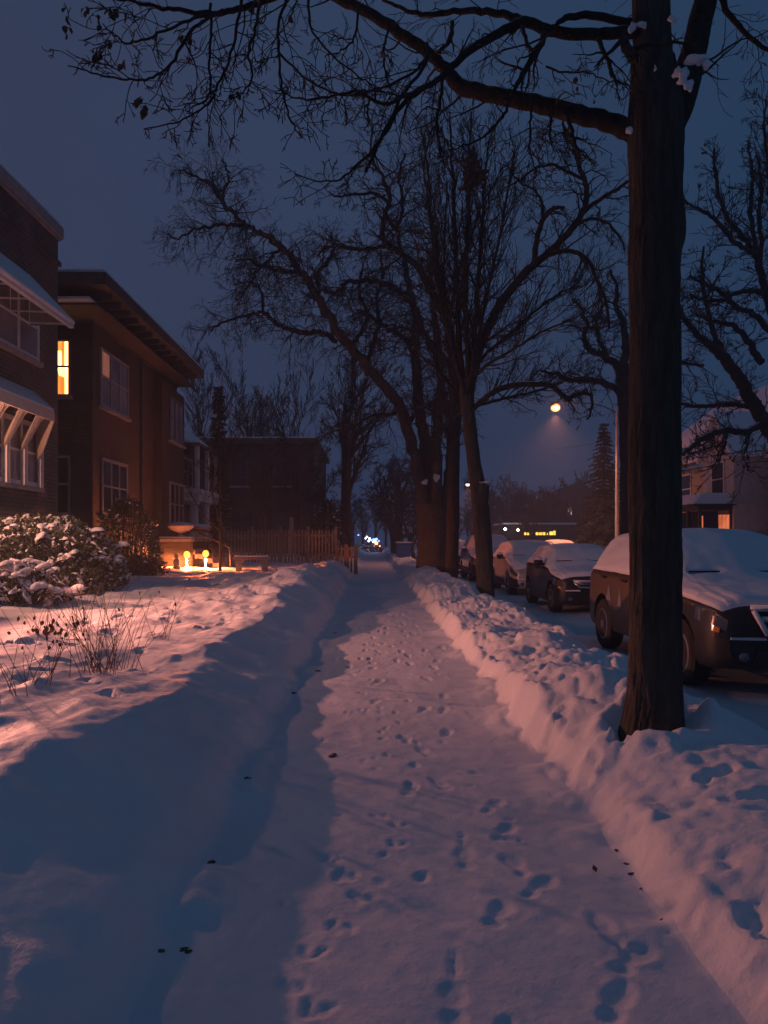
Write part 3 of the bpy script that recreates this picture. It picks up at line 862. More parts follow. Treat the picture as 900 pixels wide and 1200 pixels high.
def tree_straight():
    Y = 26.0; b = P(529, 676, Y)
    tr = Tree(37, wig=.20, trop=-.02, ang=(26, 60), minr=.006)
    t = thing('street_tree', 'straight dark trunk between the leaning tree and the broad forked tree', 'tree', (b[0], Y, HZ(b[0], Y)), 'bare trees along the street verge')
    pts, rad = tr.limb([(529, 690, 20), (529, 675, 16), (530, 640, 15), (531, 600, 14.5), (531, 560, 14), (532, 520, 14), (533, 495, 15), (533, 470, 14), (531, 430, 12), (527, 395, 11), (522, 365, 10)], Y, 0, 44, .004)
    rough_trunk(pts, rad, t, M['bark'], 18, .06)
    limbs = [([(525, 385, 10), (515, 362, 10), (507, 345, 9.5), (499, 328, 9), (490, 312, 9), (478, 302, 9), (466, 294, 8.5), (455, 287, 8), (448, 272, 7.5), (450, 255, 7), (456, 238, 6.5), (455, 222, 6), (448, 205, 5), (438, 190, 4), (434, 172, 3), (436, 150, 2)], -2.0),
             ([(455, 287, 6), (442, 291, 6), (425, 292, 5.5), (408, 292, 5), (392, 288, 4.5), (380, 292, 3.5), (372, 300, 2.4)], -1.0),
             ([(452, 250, 5.5), (464, 270, 5), (470, 255, 5), (471, 232, 4.5), (468, 205, 3.5), (474, 180, 2.5)], -1.5),
             ([(456, 238, 5), (446, 230, 5), (434, 226, 4.5), (415, 228, 4), (398, 230, 3.2), (385, 224, 2)], -1.5),
             ([(522, 370, 8), (519, 340, 7.5), (513, 310, 7), (512, 280, 6), (505, 250, 5), (503, 215, 4), (498, 180, 3), (495, 150, 2)], 2),
             ([(524, 380, 7), (532, 345, 6.5), (540, 310, 6), (552, 280, 5), (560, 250, 4), (575, 222, 3), (590, 200, 2)], 2),
             ([(532, 500, 7), (526, 515, 6), (522, 505, 6), (517, 492, 5.5), (510, 484, 5), (500, 478, 4), (488, 480, 3)], -1),
             ([(533, 470, 6), (545, 440, 5.5), (560, 410, 5), (580, 392, 4), (600, 380, 3), (622, 372, 2)], 2),
             ([(531, 440, 6), (518, 415, 5.5), (505, 400, 5), (490, 390, 4.4), (470, 384, 3.6), (450, 386, 2.4)], -2)]
    tr.wf = .84
    for i, (px, dY) in enumerate(limbs):
        q = tr.limb(px, Y, dY, None, .012)
        limb_mesh('limb', [q], M['bark'], t, 7)
        ln = np.linalg.norm(np.diff(q[0], axis=0), axis=1).sum()
        tr.sprout(q[0], q[1], max(9, ln * 5.4), (.5, 2.0), (5, 4), .12, .5, 0, .03)
    finish(tr, t)


def tree_broad():
    Y = 31.0; b = P(507, 668, Y)
    tr = Tree(51, wig=.21, trop=-.055, ang=(28, 66), minr=.0062)
    t = thing('street_tree', 'broad old tree splitting low into four trunks, its long crooked limb reaching over the garden', 'tree', (b[0], Y, HZ(b[0], Y)), 'bare trees along the street verge')
    pts, rad = tr.limb([(507, 684, 44), (507, 668, 38), (507, 650, 36), (507, 630, 35), (507, 610, 36), (506, 592, 38)], Y, 0, 26, .003)
    rough_trunk(pts, rad, t, M['bark_pale'], 28, .10)
    limbs = [([(500, 612, 20), (497, 585, 19), (490, 555, 18), (483, 525, 17), (476, 498, 17), (469, 478, 17), (458, 460, 16), (445, 446, 15), (432, 432, 14.5), (420, 418, 14), (408, 404, 13.5), (396, 388, 13), (386, 372, 12.5), (376, 355, 12), (367, 340, 11), (360, 326, 10), (350, 316, 9.5), (342, 303, 9), (333, 293, 8.5), (320, 282, 8), (308, 274, 7.5), (295, 268, 7), (284, 262, 7), (274, 250, 6.5), (264, 240, 6), (256, 228, 5.5), (248, 218, 5), (238, 210, 4), (224, 204, 3), (208, 200, 2)], -3.5),
             ([(506, 600, 19), (502, 560, 18), (498, 520, 17), (493, 490, 16), (489, 455, 15), (487, 420, 14), (488, 385, 12), (484, 355, 10), (478, 330, 9), (474, 305, 7), (468, 280, 5), (462, 255, 3)], 2.5),
             ([(510, 600, 18), (511, 560, 17), (512, 520, 16), (514, 480, 14), (516, 440, 12), (513, 400, 10), (508, 360, 8), (505, 320, 6), (507, 280, 4), (502, 240, 2.5)], -1.5),
             ([(515, 612, 16), (521, 580, 14), (526, 550, 12), (528, 520, 10), (525, 480, 9), (518, 450, 8), (512, 420, 6), (498, 390, 5), (490, 360, 3)], 3),
             ([(489, 375, 8), (480, 352, 8), (468, 342, 8), (455, 334, 8), (440, 330, 7.5), (424, 329, 7), (408, 330, 6.5), (400, 336, 6), (396, 343, 5.5), (384, 342, 4.5), (370, 340, 3.5), (358, 344, 2.4)], -2.0),
             ([(394, 400, 8), (384, 392, 8), (370, 389, 8), (352, 389, 7.5), (338, 385, 7), (326, 379, 6.5), (314, 370, 6), (303, 366, 5), (288, 370, 4.4), (272, 373, 3.6), (258, 380, 3), (246, 388, 2)], 1.5),
             ([(350, 317, 7), (338, 318, 6.5), (326, 316, 6), (312, 312, 5.5), (300, 308, 4.5), (288, 304, 3.6), (274, 306, 2.5)], -1.5),
             ([(290, 268, 5.5), (276, 263, 5.5), (262, 263, 5), (246, 265, 4.5), (232, 268, 4), (220, 272, 3.4), (208, 280, 2.4), (196, 276, 1.6)], 1.5),
             ([(262, 238, 4), (262, 224, 4), (268, 212, 3.5), (266, 198, 3), (260, 186, 2)], -1),
             ([(372, 348, 7), (374, 334, 6), (372, 318, 5.5), (384, 306, 5), (390, 292, 4), (386, 276, 2.6)], 1.5),
             ([(470, 480, 8), (456, 486, 6), (440, 486, 5), (420, 494, 4), (400, 502, 3.4), (380, 510, 2.4)], -1.5),
             ([(476, 500, 7), (490, 482, 6), (506, 472, 5), (522, 462, 4), (540, 460, 3)], -2),
             ([(430, 430, 8), (436, 405, 7), (444, 380, 6), (442, 350, 5), (448, 320, 4), (446, 295, 3)], 2.0),
             ([(410, 405, 7), (424, 388, 6), (430, 365, 5.5), (420, 345, 4.5), (424, 318, 3)], -1.5),
             ([(308, 366, 4), (308, 350, 4), (303, 336, 3.4), (290, 330, 2.8), (272, 334, 2)], 1),
             ([(330, 292, 5), (318, 300, 4.5), (300, 318, 4), (292, 334, 3.2), (280, 345, 2.2)], -1.5),
             ([(488, 420, 9), (476, 400, 8), (462, 388, 7), (446, 380, 6), (432, 368, 4.4), (420, 362, 3)], 2)]
    tr.wf = .84
    for i, (px, dY) in enumerate(limbs):
        q = tr.limb(px, Y, dY, None, .016)
        limb_mesh('limb', [q], M['bark'] if i > 3 else M['bark_pale'], t, 8)
        ln = np.linalg.norm(np.diff(q[0], axis=0), axis=1).sum()
        tr.sprout(q[0], q[1], max(10, ln * (5.4 if i < 4 else 6.6)), (.6, 2.3), (5.2, 4.4), .3 if i < 4 else .1, .45, -.04, .024)
    finish(tr, t)
    snow_clumps('snow_clump', [tuple(P(x, y, 30.3)) + (.12, .12, .16) for x, y in ((497, 566), (511, 560))], t)


def generic(name, label, px, py, Y, h, r0, seed, nl=7, trop=.03, spread=(18, 45), group=None, mat=None, lean=(0, 0), clear=.3, dens=1.0, minr=.012, wig=.16, z=None):
    """a bare tree grown from its foot: trunk, rising limbs, twigs"""
    b = P(px, py, Y); g = z if z is not None else HZ(b[0], Y)
    t = thing(name, label, 'tree', (b[0], Y, g), group)
    tr = Tree(seed, wig=wig, trop=trop, ang=spread, minr=minr)
    k = 14; pts = np.array([[b[0] + lean[0] * (i / (k - 1)) ** 1.3 + (tr.r.normal(0, .02) * h * .1 if i else 0), Y + lean[1] * i / (k - 1), g - .1 + (h * .72 + .1) * i / (k - 1)] for i in range(k)])
    pts = crom(pts[::3], 24); rad = np.linspace(r0, r0 * .28, 24)
    rough_trunk(pts, rad, t, mat or M['bark'], 12, .08)
    T = Tubes()
    for j in range(nl):
        tt = clear + (1 - clear) * (j + tr.r.rand() * .6) / nl; i = min(int(tt * 23), 22)
        d = unit(tr.turn(np.array([0, 0, 1.0]), *spread)); L = h * (.52 - .22 * tt) * tr.r.uniform(.8, 1.15)
        q = [pts[i].copy()]
        for s_ in range(9):
            d = unit(d + tr.r.normal(0, wig * .8, 3) + np.array([0, 0, trop * 1.6])); q.append(q[-1] + d * L / 9)
        q = crom(q, 16); rr = np.linspace(rad[i] * .6, minr * 1.2, 16)
        T.add(q, rr, 6)
        tr.sprout(q, rr, max(5, 9 * dens), (h * .07, h * .2), (4 * dens, 2.6 * dens), .15, .5, .05)
    T.build('limb', mat or M['bark'], t)
    tr.sprout(pts, rad, 8 * dens, (h * .08, h * .22), (4 * dens, 2.6 * dens), .55, .35, .1)
    finish(tr, t)
    return t


def tree_right():
    # crooked tree behind the lamp post, mostly hidden by the big trunk
    Y = 33.0; b = P(735, 640, Y)
    tr = Tree(71, wig=.24, trop=-.03, ang=(28, 68), minr=.009)
    t = thing('roadside_tree', 'crooked bare tree across the street, half hidden behind the big dark trunk', 'tree', (b[0], Y, HZ(b[0], Y)), 'bare trees across the street')
    pts, rad = tr.limb([(737, 655, 22), (736, 620, 17), (735, 580, 16), (734, 540, 15), (733, 500, 15), (731, 465, 15), (729, 440, 15)], Y, 0, 26, .005)
    rough_trunk(pts, rad, t, M['bark'], 14, .08)
    for i, (px, dY) in enumerate([([(729, 445, 11), (722, 430, 10), (712, 420, 9), (700, 414, 8), (690, 408, 7), (684, 396, 6), (688, 380, 5), (682, 362, 4), (672, 350, 3)], -2),
                                  ([(730, 470, 9), (724, 458, 9), (712, 450, 8.5), (698, 446, 8), (682, 446, 7), (665, 444, 6), (648, 438, 4.6), (634, 434, 3)], -2),
                                  ([(729, 442, 11), (732, 420, 10), (734, 398, 9), (730, 378, 7.5), (722, 360, 6), (724, 338, 4.5), (716, 318, 3)], 1.5),
                                  ([(730, 450, 11), (742, 425, 10), (760, 400, 9), (775, 370, 7), (790, 340, 5)], 2),
                                  ([(731, 460, 9), (750, 440, 8), (775, 430, 7), (800, 425, 5), (825, 428, 3)], -2),
                                  ([(712, 420, 5), (704, 400, 5), (700, 380, 4), (706, 358, 3.4), (700, 336, 2.4)], 1)]):
        q = tr.limb(px, Y, dY, None, .016)
        limb_mesh('limb', [q], M['bark'], t, 7)
        ln = np.linalg.norm(np.diff(q[0], axis=0), axis=1).sum()
        tr.sprout(q[0], q[1], max(8, ln * 4.6), (.5, 1.8), (4.6, 3.4), .12, .45, -.04, .03)
    finish(tr, t)
    # wide tree at the edge of the street, its trunk beyond the picture
    Y = 24.0; b = P(975, 660, Y)
    tr = Tree(83, wig=.18, trop=.02, ang=(22, 55), minr=.0075)
    t = thing('roadside_tree', 'wide bare tree spreading its dark limbs in front of the white house', 'tree', (b[0], Y, HZ(b[0], Y)), 'bare trees across the street')
    pts, rad = tr.limb([(985, 680, 30), (980, 640, 26), (965, 600, 25), (945, 565, 23), (925, 535, 22), (910, 518, 20)], Y, 0, 24, .005)
    rough_trunk(pts, rad, t, M['bark'], 14, .06)
    for i, (px, dY) in enumerate([([(912, 520, 18), (900, 502, 17), (888, 482, 16), (876, 460, 15), (862, 438, 14), (848, 420, 12), (836, 408, 10), (822, 396, 8), (808, 382, 6), (795, 362, 4), (784, 340, 2.5)], -1.5),
                                  ([(862, 438, 9), (852, 420, 8), (840, 400, 7), (832, 375, 6), (826, 345, 5), (822, 318, 4), (824, 290, 2.5)], 1),
                                  ([(905, 508, 12), (908, 470, 11), (912, 420, 10), (906, 380, 9), (898, 345, 8.5), (890, 315, 8.5), (886, 300, 8), (876, 285, 7), (862, 268, 6), (850, 250, 5), (842, 228, 4.4), (840, 205, 3.6), (836, 175, 2.4)], 2),
                                  ([(885, 298, 6), (868, 288, 6), (852, 274, 5.5), (838, 258, 5), (822, 246, 4), (806, 238, 3), (796, 222, 2)], 1),
                                  ([(887, 302, 6), (884, 280, 5.5), (880, 250, 5), (882, 220, 4), (880, 190, 3), (876, 165, 2)], 2.5),
                                  ([(890, 312, 6), (892, 280, 5), (890, 245, 4.4), (892, 215, 3.6), (886, 180, 2.4)], -1.5),
                                  ([(915, 440, 8), (925, 380, 7), (920, 300, 6), (905, 240, 5), (900, 190, 4), (895, 150, 3), (897, 118, 2)], 1),
                                  ([(898, 345, 7), (880, 340, 6.5), (862, 344, 6), (845, 352, 5), (826, 352, 4), (808, 346, 3)], -1.5),
                                  ([(893, 425, 9), (880, 405, 8), (868, 388, 7), (850, 378, 6), (832, 376, 4.5), (815, 368, 3)], 1.5),
                                  ([(905, 390, 8), (885, 370, 7), (865, 360, 6), (842, 340, 5), (825, 332, 4), (808, 324, 2.5)], -2),
                                  ([(905, 505, 9), (890, 498, 8.5), (876, 505, 8), (862, 506, 8), (846, 505, 8), (830, 510, 8), (815, 520, 7), (802, 530, 5.5), (790, 536, 3)], -2.0),
                                  ([(900, 495, 7), (882, 478, 6.5), (862, 474, 6), (842, 474, 5.5), (822, 476, 5), (802, 474, 4), (785, 470, 2.5)], .5),
                                  ([(851, 506, 5), (848, 520, 5), (843, 535, 4.5), (840, 541, 4)], -1.5),
                                  ([(880, 500, 4), (876, 520, 4), (872, 535, 3), (876, 552, 2)], -1.5),
                                  ([(890, 470, 5), (898, 490, 4.4), (906, 510, 3.6), (915, 520, 2.5)], -1.5)]):
        q = tr.limb(px, Y, dY, None, .012)
        limb_mesh('limb', [q], M['bark'], t, 7)
        ln = np.linalg.norm(np.diff(q[0], axis=0), axis=1).sum()
        tr.sprout(q[0], q[1], max(7, ln * 4.6), (.4, 1.6), (4.6, 3.2), .15, .45, .02, .024)
    finish(tr, t)
    sp = [p for p in tr.tips if tr.r.rand() < .06]
    a, b = leaf_quads(sp, tr.r, .10)
    np_mesh('dead_leaves', a, b, M['deadleaf'], t, True)


def conifer(name, label, px, py, Y, h, rad, seed, layers=26, mat=None, group=None, droop=.35, per=13):
    b = P(px, py, Y); g = HZ(b[0], Y) if abs(b[0]) < 60 and Y < 170 else -.1
    t = thing(name, label, 'tree', (b[0], Y, g), group)
    m = MB(); m.tube([(b[0], Y, g - .1), (b[0], Y, g + h * .97)], [h * .018 + .05, .02], 8); m.build('trunk', M['bark'], t)
    r = np.random.RandomState(seed); V = []; Fq = []
    for i in range(layers):
        f = i / (layers - 1); z0 = g + h * (.06 + .92 * f); R0 = rad * (1 - f) ** .85 * r.uniform(.82, 1.1) + .06
        for k in range(max(5, int(per * (1 - .55 * f)))):
            a = r.uniform(0, 2 * PI); d = np.array([math.cos(a), math.sin(a), 0]); L = R0 * r.uniform(.7, 1.15); w = np.array([-d[1], d[0], 0])
            ns = max(4, int(L / .16))
            for s in range(ns):
                q = (s + r.rand()) / ns
                p = np.array([b[0], Y, z0]) + d * L * q + np.array([0, 0, -droop * L * q ** 1.5 + .12 * L * max(0, q - .7)])
                for sd in (-1, 1, 0):
                    dd = unit(d * .7 + w * sd * .8 + np.array([0, 0, r.normal(-.25, .25)])); ll = r.uniform(.16, .3) * (1.1 - .4 * q) * (.6 + h / 14)
                    ww = unit(np.cross(dd, r.normal(0, 1, 3))) * ll * .22
                    n0 = len(V); V += [p - ww, p + ww, p + dd * ll + ww * .3, p + dd * ll - ww * .3]; Fq.append((n0, n0 + 1, n0 + 2, n0 + 3))
    np_mesh('crown', np.array(V), np.array(Fq), mat or M['needle'], t, smooth=False)
    return t


def build_trees():
    tree_near(); tree_fan(); tree_straight(); tree_broad(); tree_right()
    # behind the picket fence
    generic('garden_tree', 'dark many-limbed bare tree behind the picket fence', 405, 645, 42, 12.5, .36, 101, 9, .04, (14, 34), 'bare trees behind the fence', dens=1.5, clear=.28, minr=.012)
    for i, (px, Y, h, sd, lb) in enumerate([(345, 60, 15, 104, 'tall bare tree rising behind the dark flat-roofed house'), (300, 64, 14, 105, 'feathery bare tree behind the flat-roofed house, beside the narrow evergreen'), (232, 52, 15, 106, 'bare tree behind the white-columned porch house'),
                                            (290, 56, 15.5, 109, 'tallest pale twiggy tree above the flat-roofed house')]):
        generic('garden_tree', lb, px, 640, Y, h, .14, sd, 7, .05, (10, 30), 'bare trees behind the houses', dens=1.3, clear=.3, minr=.013, wig=.12, z=.4)
    generic('sapling', 'thin young tree with a pale stem between the globe lamps and the bench', 258, 676, 24.0, 5.6, .055, 110, 7, .05, (16, 40), None, M['bark_pale'], clear=.35, dens=.8, minr=.006)
    generic('sapling', 'slender pale sapling in front of the picket fence', 310, 655, 30.0, 5.4, .05, 112, 6, .05, (14, 36), None, M['bark_pale'], clear=.35, dens=.8, minr=.007)
    generic('garden_tree', 'thin twiggy tree in front of the dark flat-roofed house, behind the fence', 350, 650, 40.0, 7.5, .09, 115, 8, .04, (14, 40), 'bare trees behind the fence', M['bark_pale'], clear=.25, dens=1.3, minr=.008)
    generic('garden_tree', 'low twiggy tree with arching stems behind the lower end of the fence', 378, 650, 38.0, 5.0, .07, 116, 8, .0, (20, 50), 'bare trees behind the fence', clear=.2, dens=1.3, minr=.008)
    conifer('narrow_evergreen', 'narrow spire-shaped evergreen beside the white-columned porch', 256, 640, 38.0, 8.6, .62, 9, 40, group=None, droop=-.6, per=9)
    conifer('spruce', 'dark spruce across the street beside the steel lamp post', 708, 640, 52.0, 9.2, 2.7, 10, 34, droop=.3, per=16)
    # far down the street
    for i, (px, Y, h, r0, ln, lb) in enumerate([(467, 62, 9.5, .45, (0, 0), 'stout bare tree far up the sidewalk above the blue bin'), (462, 66, 10, .28, (-1, 0), 'twin of the stout far tree, leaning over the sidewalk'), (486, 55, 7, .16, (-1.6, 0), 'thin leaning tree just past the blue bin')]):
        generic('verge_tree', lb, px, 640, Y, h, r0, 120 + i, 9, .0, (25, 60), 'bare trees far along the sidewalk', dens=1.5, clear=.22, minr=.014, lean=ln, wig=.2)
    protos = []
    r = random.Random(77)
    spots = [(575, 95), (590, 120), (606, 105), (618, 125), (632, 110), (644, 98), (655, 120), (668, 108), (682, 100), (560, 115), (548, 100), (625, 90), (638, 135), (600, 140), (572, 135), (662, 138), (690, 120), (535, 120), (566, 128), (583, 112), (612, 138), (628, 126), (650, 132), (672, 122), (676, 112), (595, 98), (686, 135), (555, 132), (440, 130), (425, 110), (452, 115), (414, 95), (400, 120), (505, 130), (490, 115)]
    for i, (px, Y) in enumerate(spots):
        h = r.uniform(7.5, 10.5) * (Y / 110)
        if i < 3:
            o = generic('distant_tree', 'hazy bare tree in the far row at the end of the street', px, 640, Y, 9.0, .22, 140 + i, 9, .04, (14, 38), 'hazy far trees', dens=1.25, clear=.25, minr=.02, z=-.1)
            protos.append(o)
        else:
            copy_thing(protos[i % 3], ((px - XV) / F * Y, Y, -.1), r.uniform(0, 6), h / 9.0 * r.uniform(.8, 1.15))


build_trees()
# ------------------------------------------------------------------ buildings
LITMATS = {}


def lit_window_mat(name, c1, c2, strength, split=.5):
    """a lit room behind a curtain: bright folds and a darker strip"""
    m, nt, b = newmat(name); L = nt.links.new
    tc = N(nt, 'ShaderNodeTexCoord')
    mp = N(nt, 'ShaderNodeMapping'); mp.inputs['Scale'].default_value = (6, 6, .8)
    L(tc.outputs['Object'], mp.inputs['Vector'])
    n = N(nt, 'ShaderNodeTexNoise', i_Scale=1.6, i_Detail=3.0); L(mp.outputs[0], n.inputs['Vector'])
    r = N(nt, 'ShaderNodeValToRGB'); r.color_ramp.elements[0].position = .36; r.color_ramp.elements[1].position = .62
    r.color_ramp.elements[0].color = c2 + (1,); r.color_ramp.elements[1].color = c1 + (1,)
    L(n.outputs['Fac'], r.inputs['Fac']); L(r.outputs['Color'], b.inputs['Emission Color'])
    b.inputs['Emission Strength'].default_value = strength; b.inputs['Base Color'].default_value = (.1, .08, .05, 1); b.inputs['Roughness'].default_value = .3
    return m


M['lit'] = lit_window_mat('lit_curtained_room', (1, .34, .06), (.75, .15, .02), 1.7)
M['lit_strip'] = lit_window_mat('bright_curtain_gap', (1, .60, .20), (1, .40, .08), 5)
M['lit_faint'] = lit_window_mat('faint_lit_curtain', (1, .35, .22), (.7, .2, .12), .22)
M['lit_dim'] = lit_window_mat('dim_lit_room', (1, .26, .10), (.6, .12, .05), .8)


def window(parent, axis, c, a0, a1, z0, z1, n=1, frame='greytrim', pane='pane', fr=.07, rail=True, sill=True, sgn=1, name='window', out=.05, curtain=None):
    """sash window on a wall plane. axis 'x': wall at x=c facing +x*sgn, spanning y; axis 'y': wall at y=c facing -y, spanning x"""
    f = MB(); g = MB(); s = MB()

    def bx(mb, u0, u1, w0, w1, d0, d1):
        if axis == 'x': mb.box(min(c + sgn * d0, c + sgn * d1), max(c + sgn * d0, c + sgn * d1), u0, u1, w0, w1)
        else: mb.box(u0, u1, c - d1, c - d0, w0, w1)
    bx(f, a0, a0 + fr, z0, z1, .004, out); bx(f, a1 - fr, a1, z0, z1, .004, out)
    bx(f, a0 + fr, a1 - fr, z1 - fr, z1, .004, out); bx(f, a0 + fr, a1 - fr, z0, z0 + fr, .004, out)
    w = (a1 - a0 - 2 * fr) / n
    for i in range(1, n):
        u = a0 + fr + w * i; bx(f, u - .035, u + .035, z0 + fr, z1 - fr, .004, out)
    if rail:
        zm = z0 + (z1 - z0) * .52
        for i in range(n):
            u0 = a0 + fr + w * i + (.035 if i else 0); u1 = a0 + fr + w * (i + 1) - (.035 if i < n - 1 else 0)
            bx(f, u0, u1, zm - .025, zm + .025, .006, out * .8)
    wo = f.build(name, M[frame], parent)
    bx(g, a0 + fr * .8, a1 - fr * .8, z0 + fr * .8, z1 - fr * .8, .003, out * .45)
    g.build('pane', M[pane], wo)
    if curtain:
        q = MB(); bx(q, a0 + fr, a0 + fr + (a1 - a0) * curtain, z0 + (z1 - z0) * .55, z1 - fr, out * .46, out * .60); q.build('curtain', M['lit_faint'], wo)
    if sill:
        bx(s, a0 - .06, a1 + .06, z0 - .09, z0, .003, out + .06); s.build('sill', M['stone'], wo)
    return wo


def house_front():
    X0, Y1, ZT = -7.3, 17.85, 8.5
    t = thing('brick_house', 'grey-brown brick house with slatted awnings, closest house, cut off at the photo edge', 'house', (-10, 13, .3), None)
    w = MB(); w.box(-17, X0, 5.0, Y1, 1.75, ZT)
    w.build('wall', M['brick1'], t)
    f = MB(); f.box(-17, X0 + .05, 5.0, Y1 + .03, -.2, 1.75); f.build('foundation', M['concrete'], t)
    c = MB(); c.box(-17.1, X0 + .10, 4.9, Y1 + .10, ZT, ZT + .26); c.box(-17.06, X0 + .06, 4.9, Y1 + .06, ZT - .05, ZT)
    c.build('cornice', M['greytrim'], t, bevel=.01)
    c = MB(); c.box(-17, X0 + .07, 4.9, Y1 + .07, ZT + .262, ZT + .34); c.build('roof_snow', M['snow_soft'], t, bevel=.03)
    c = MB(); c.box(-17, X0 + .06, 4.95, Y1 + .06, 7.85, 7.95); c.build('brick_course', M['brick1'], t)
    window(t, 'x', X0, 12.2, 16.75, 5.35, 6.75, 5, 'white', 'pane_curtain', .09)
    window(t, 'x', X0, 12.6, 16.82, 2.62, 4.0, 5, 'white', 'pane_curtain', .10)
    window(t, 'x', X0, 6.5, 10.0, 2.62, 4.2, 4, 'white', 'pane', .10)
    # upper awning: sloped slatted roof with triangular cheek, open below
    a = thing_part('awning', t)
    s = MB(); y0, y1 = 10.6, 16.35
    s.hexa([(X0 + .01, y0, 7.02), (X0 + .95, y0, 6.05), (X0 + .95, y1, 6.05), (X0 + .01, y1, 7.02), (X0 + .01, y0, 7.07), (X0 + .98, y0, 6.10), (X0 + .98, y1, 6.10), (X0 + .01, y1, 7.07)])
    s.build('awning_roof', M['white'], a)
    s = MB(); s.hexa([(X0 + .02, y0, 7.074), (X0 + .97, y0, 6.104), (X0 + .97, y1, 6.104), (X0 + .02, y1, 7.074), (X0 + .02, y0, 7.12), (X0 + .97, y0, 6.14), (X0 + .97, y1, 6.14), (X0 + .02, y1, 7.12)])
    s.build('awning_snow', M['snow_soft'], a)
    s = MB()
    for y in np.arange(11.2, 16.3, .85):
        s.tube([(X0 + .02, y, 6.1), (X0 + .92, y, 6.07)], .018, 6); s.tube([(X0 + .02, y, 6.95), (X0 + .02, y, 6.1)], .015, 6)
    s.box(X0 + .86, X0 + .95, y0, y1, 5.99, 6.045)
    s.build('awning_frame', M['white'], a)
    s = MB(); s.prism([(X0 + .01, y1 - .03, 7.0), (X0 + .93, y1 - .03, 6.05), (X0 + .01, y1 - .03, 6.05)], (0, .02, 0)); s.build('awning_cheek', M['greytrim'], a)
    # lower awning: fascia board with flared slatted panels between the windows
    a = thing_part('awning', t)
    s = MB(); y0, y1 = 11.6, 15.95
    s.box(X0 + .66, X0 + .70, y0, y1, 3.95, 4.16)
    s.hexa([(X0 + .01, y0, 4.60), (X0 + .66, y0, 4.10), (X0 + .66, y1, 4.10), (X0 + .01, y1 + .6, 4.60), (X0 + .01, y0, 4.64), (X0 + .66, y0, 4.16), (X0 + .66, y1, 4.16), (X0 + .01, y1 + .6, 4.64)])
    s.build('awning_roof', M['canvas'], a)
    s = MB(); s.hexa([(X0 + .01, y0, 4.645), (X0 + .69, y0, 4.165), (X0 + .69, y1, 4.165), (X0 + .01, y1 + .6, 4.645), (X0 + .01, y0, 4.69), (X0 + .69, y0, 4.20), (X0 + .69, y1, 4.20), (X0 + .01, y1 + .6, 4.69)])
    s.build('awning_snow', M['snow_soft'], a)
    for y in (12.15, 12.95, 13.75, 14.5, 15.25):
        s = MB()
        for k in range(5):      # slats of one flared panel
            e = k * .075
            s.hexa([(X0 + .03, y + .58 + e * .25, 3.25), (X0 + .60, y + e, 3.93), (X0 + .60, y + e + .06, 3.93), (X0 + .03, y + .58 + e * .25 + .03, 3.25),
                    (X0 + .06, y + .58 + e * .25, 3.55), (X0 + .655, y + e, 3.97), (X0 + .655, y + e + .06, 3.97), (X0 + .06, y + .58 + e * .25 + .03, 3.55)])
        s.build('awning_panel', M['canvas'], a)
    s = MB(); s.prism([(X0 + .02, 16.62, 4.55), (X0 + .68, 15.96, 4.12), (X0 + .68, 15.96, 3.97), (X0 + .32, 16.25, 3.35), (X0 + .02, 16.62, 3.18)], (.012, .03, 0)); s.build('awning_cheek', M['canvas'], a)
    for y in (12.72, 13.52, 14.32, 15.08, 15.85, 16.62):
        s = MB(); s.box(X0 + .06, X0 + .13, y, y + .06, 2.62, 3.5); s.box(X0 + .06, X0 + .13, y + .10, y + .15, 2.62, 3.5); s.build('mullion_post', M['white'], t)
    return t


def thing_part(name, parent):
    o = bpy.data.objects.new(name, None); COL.objects.link(o); o.parent = parent; o.empty_display_size = .1
    return o


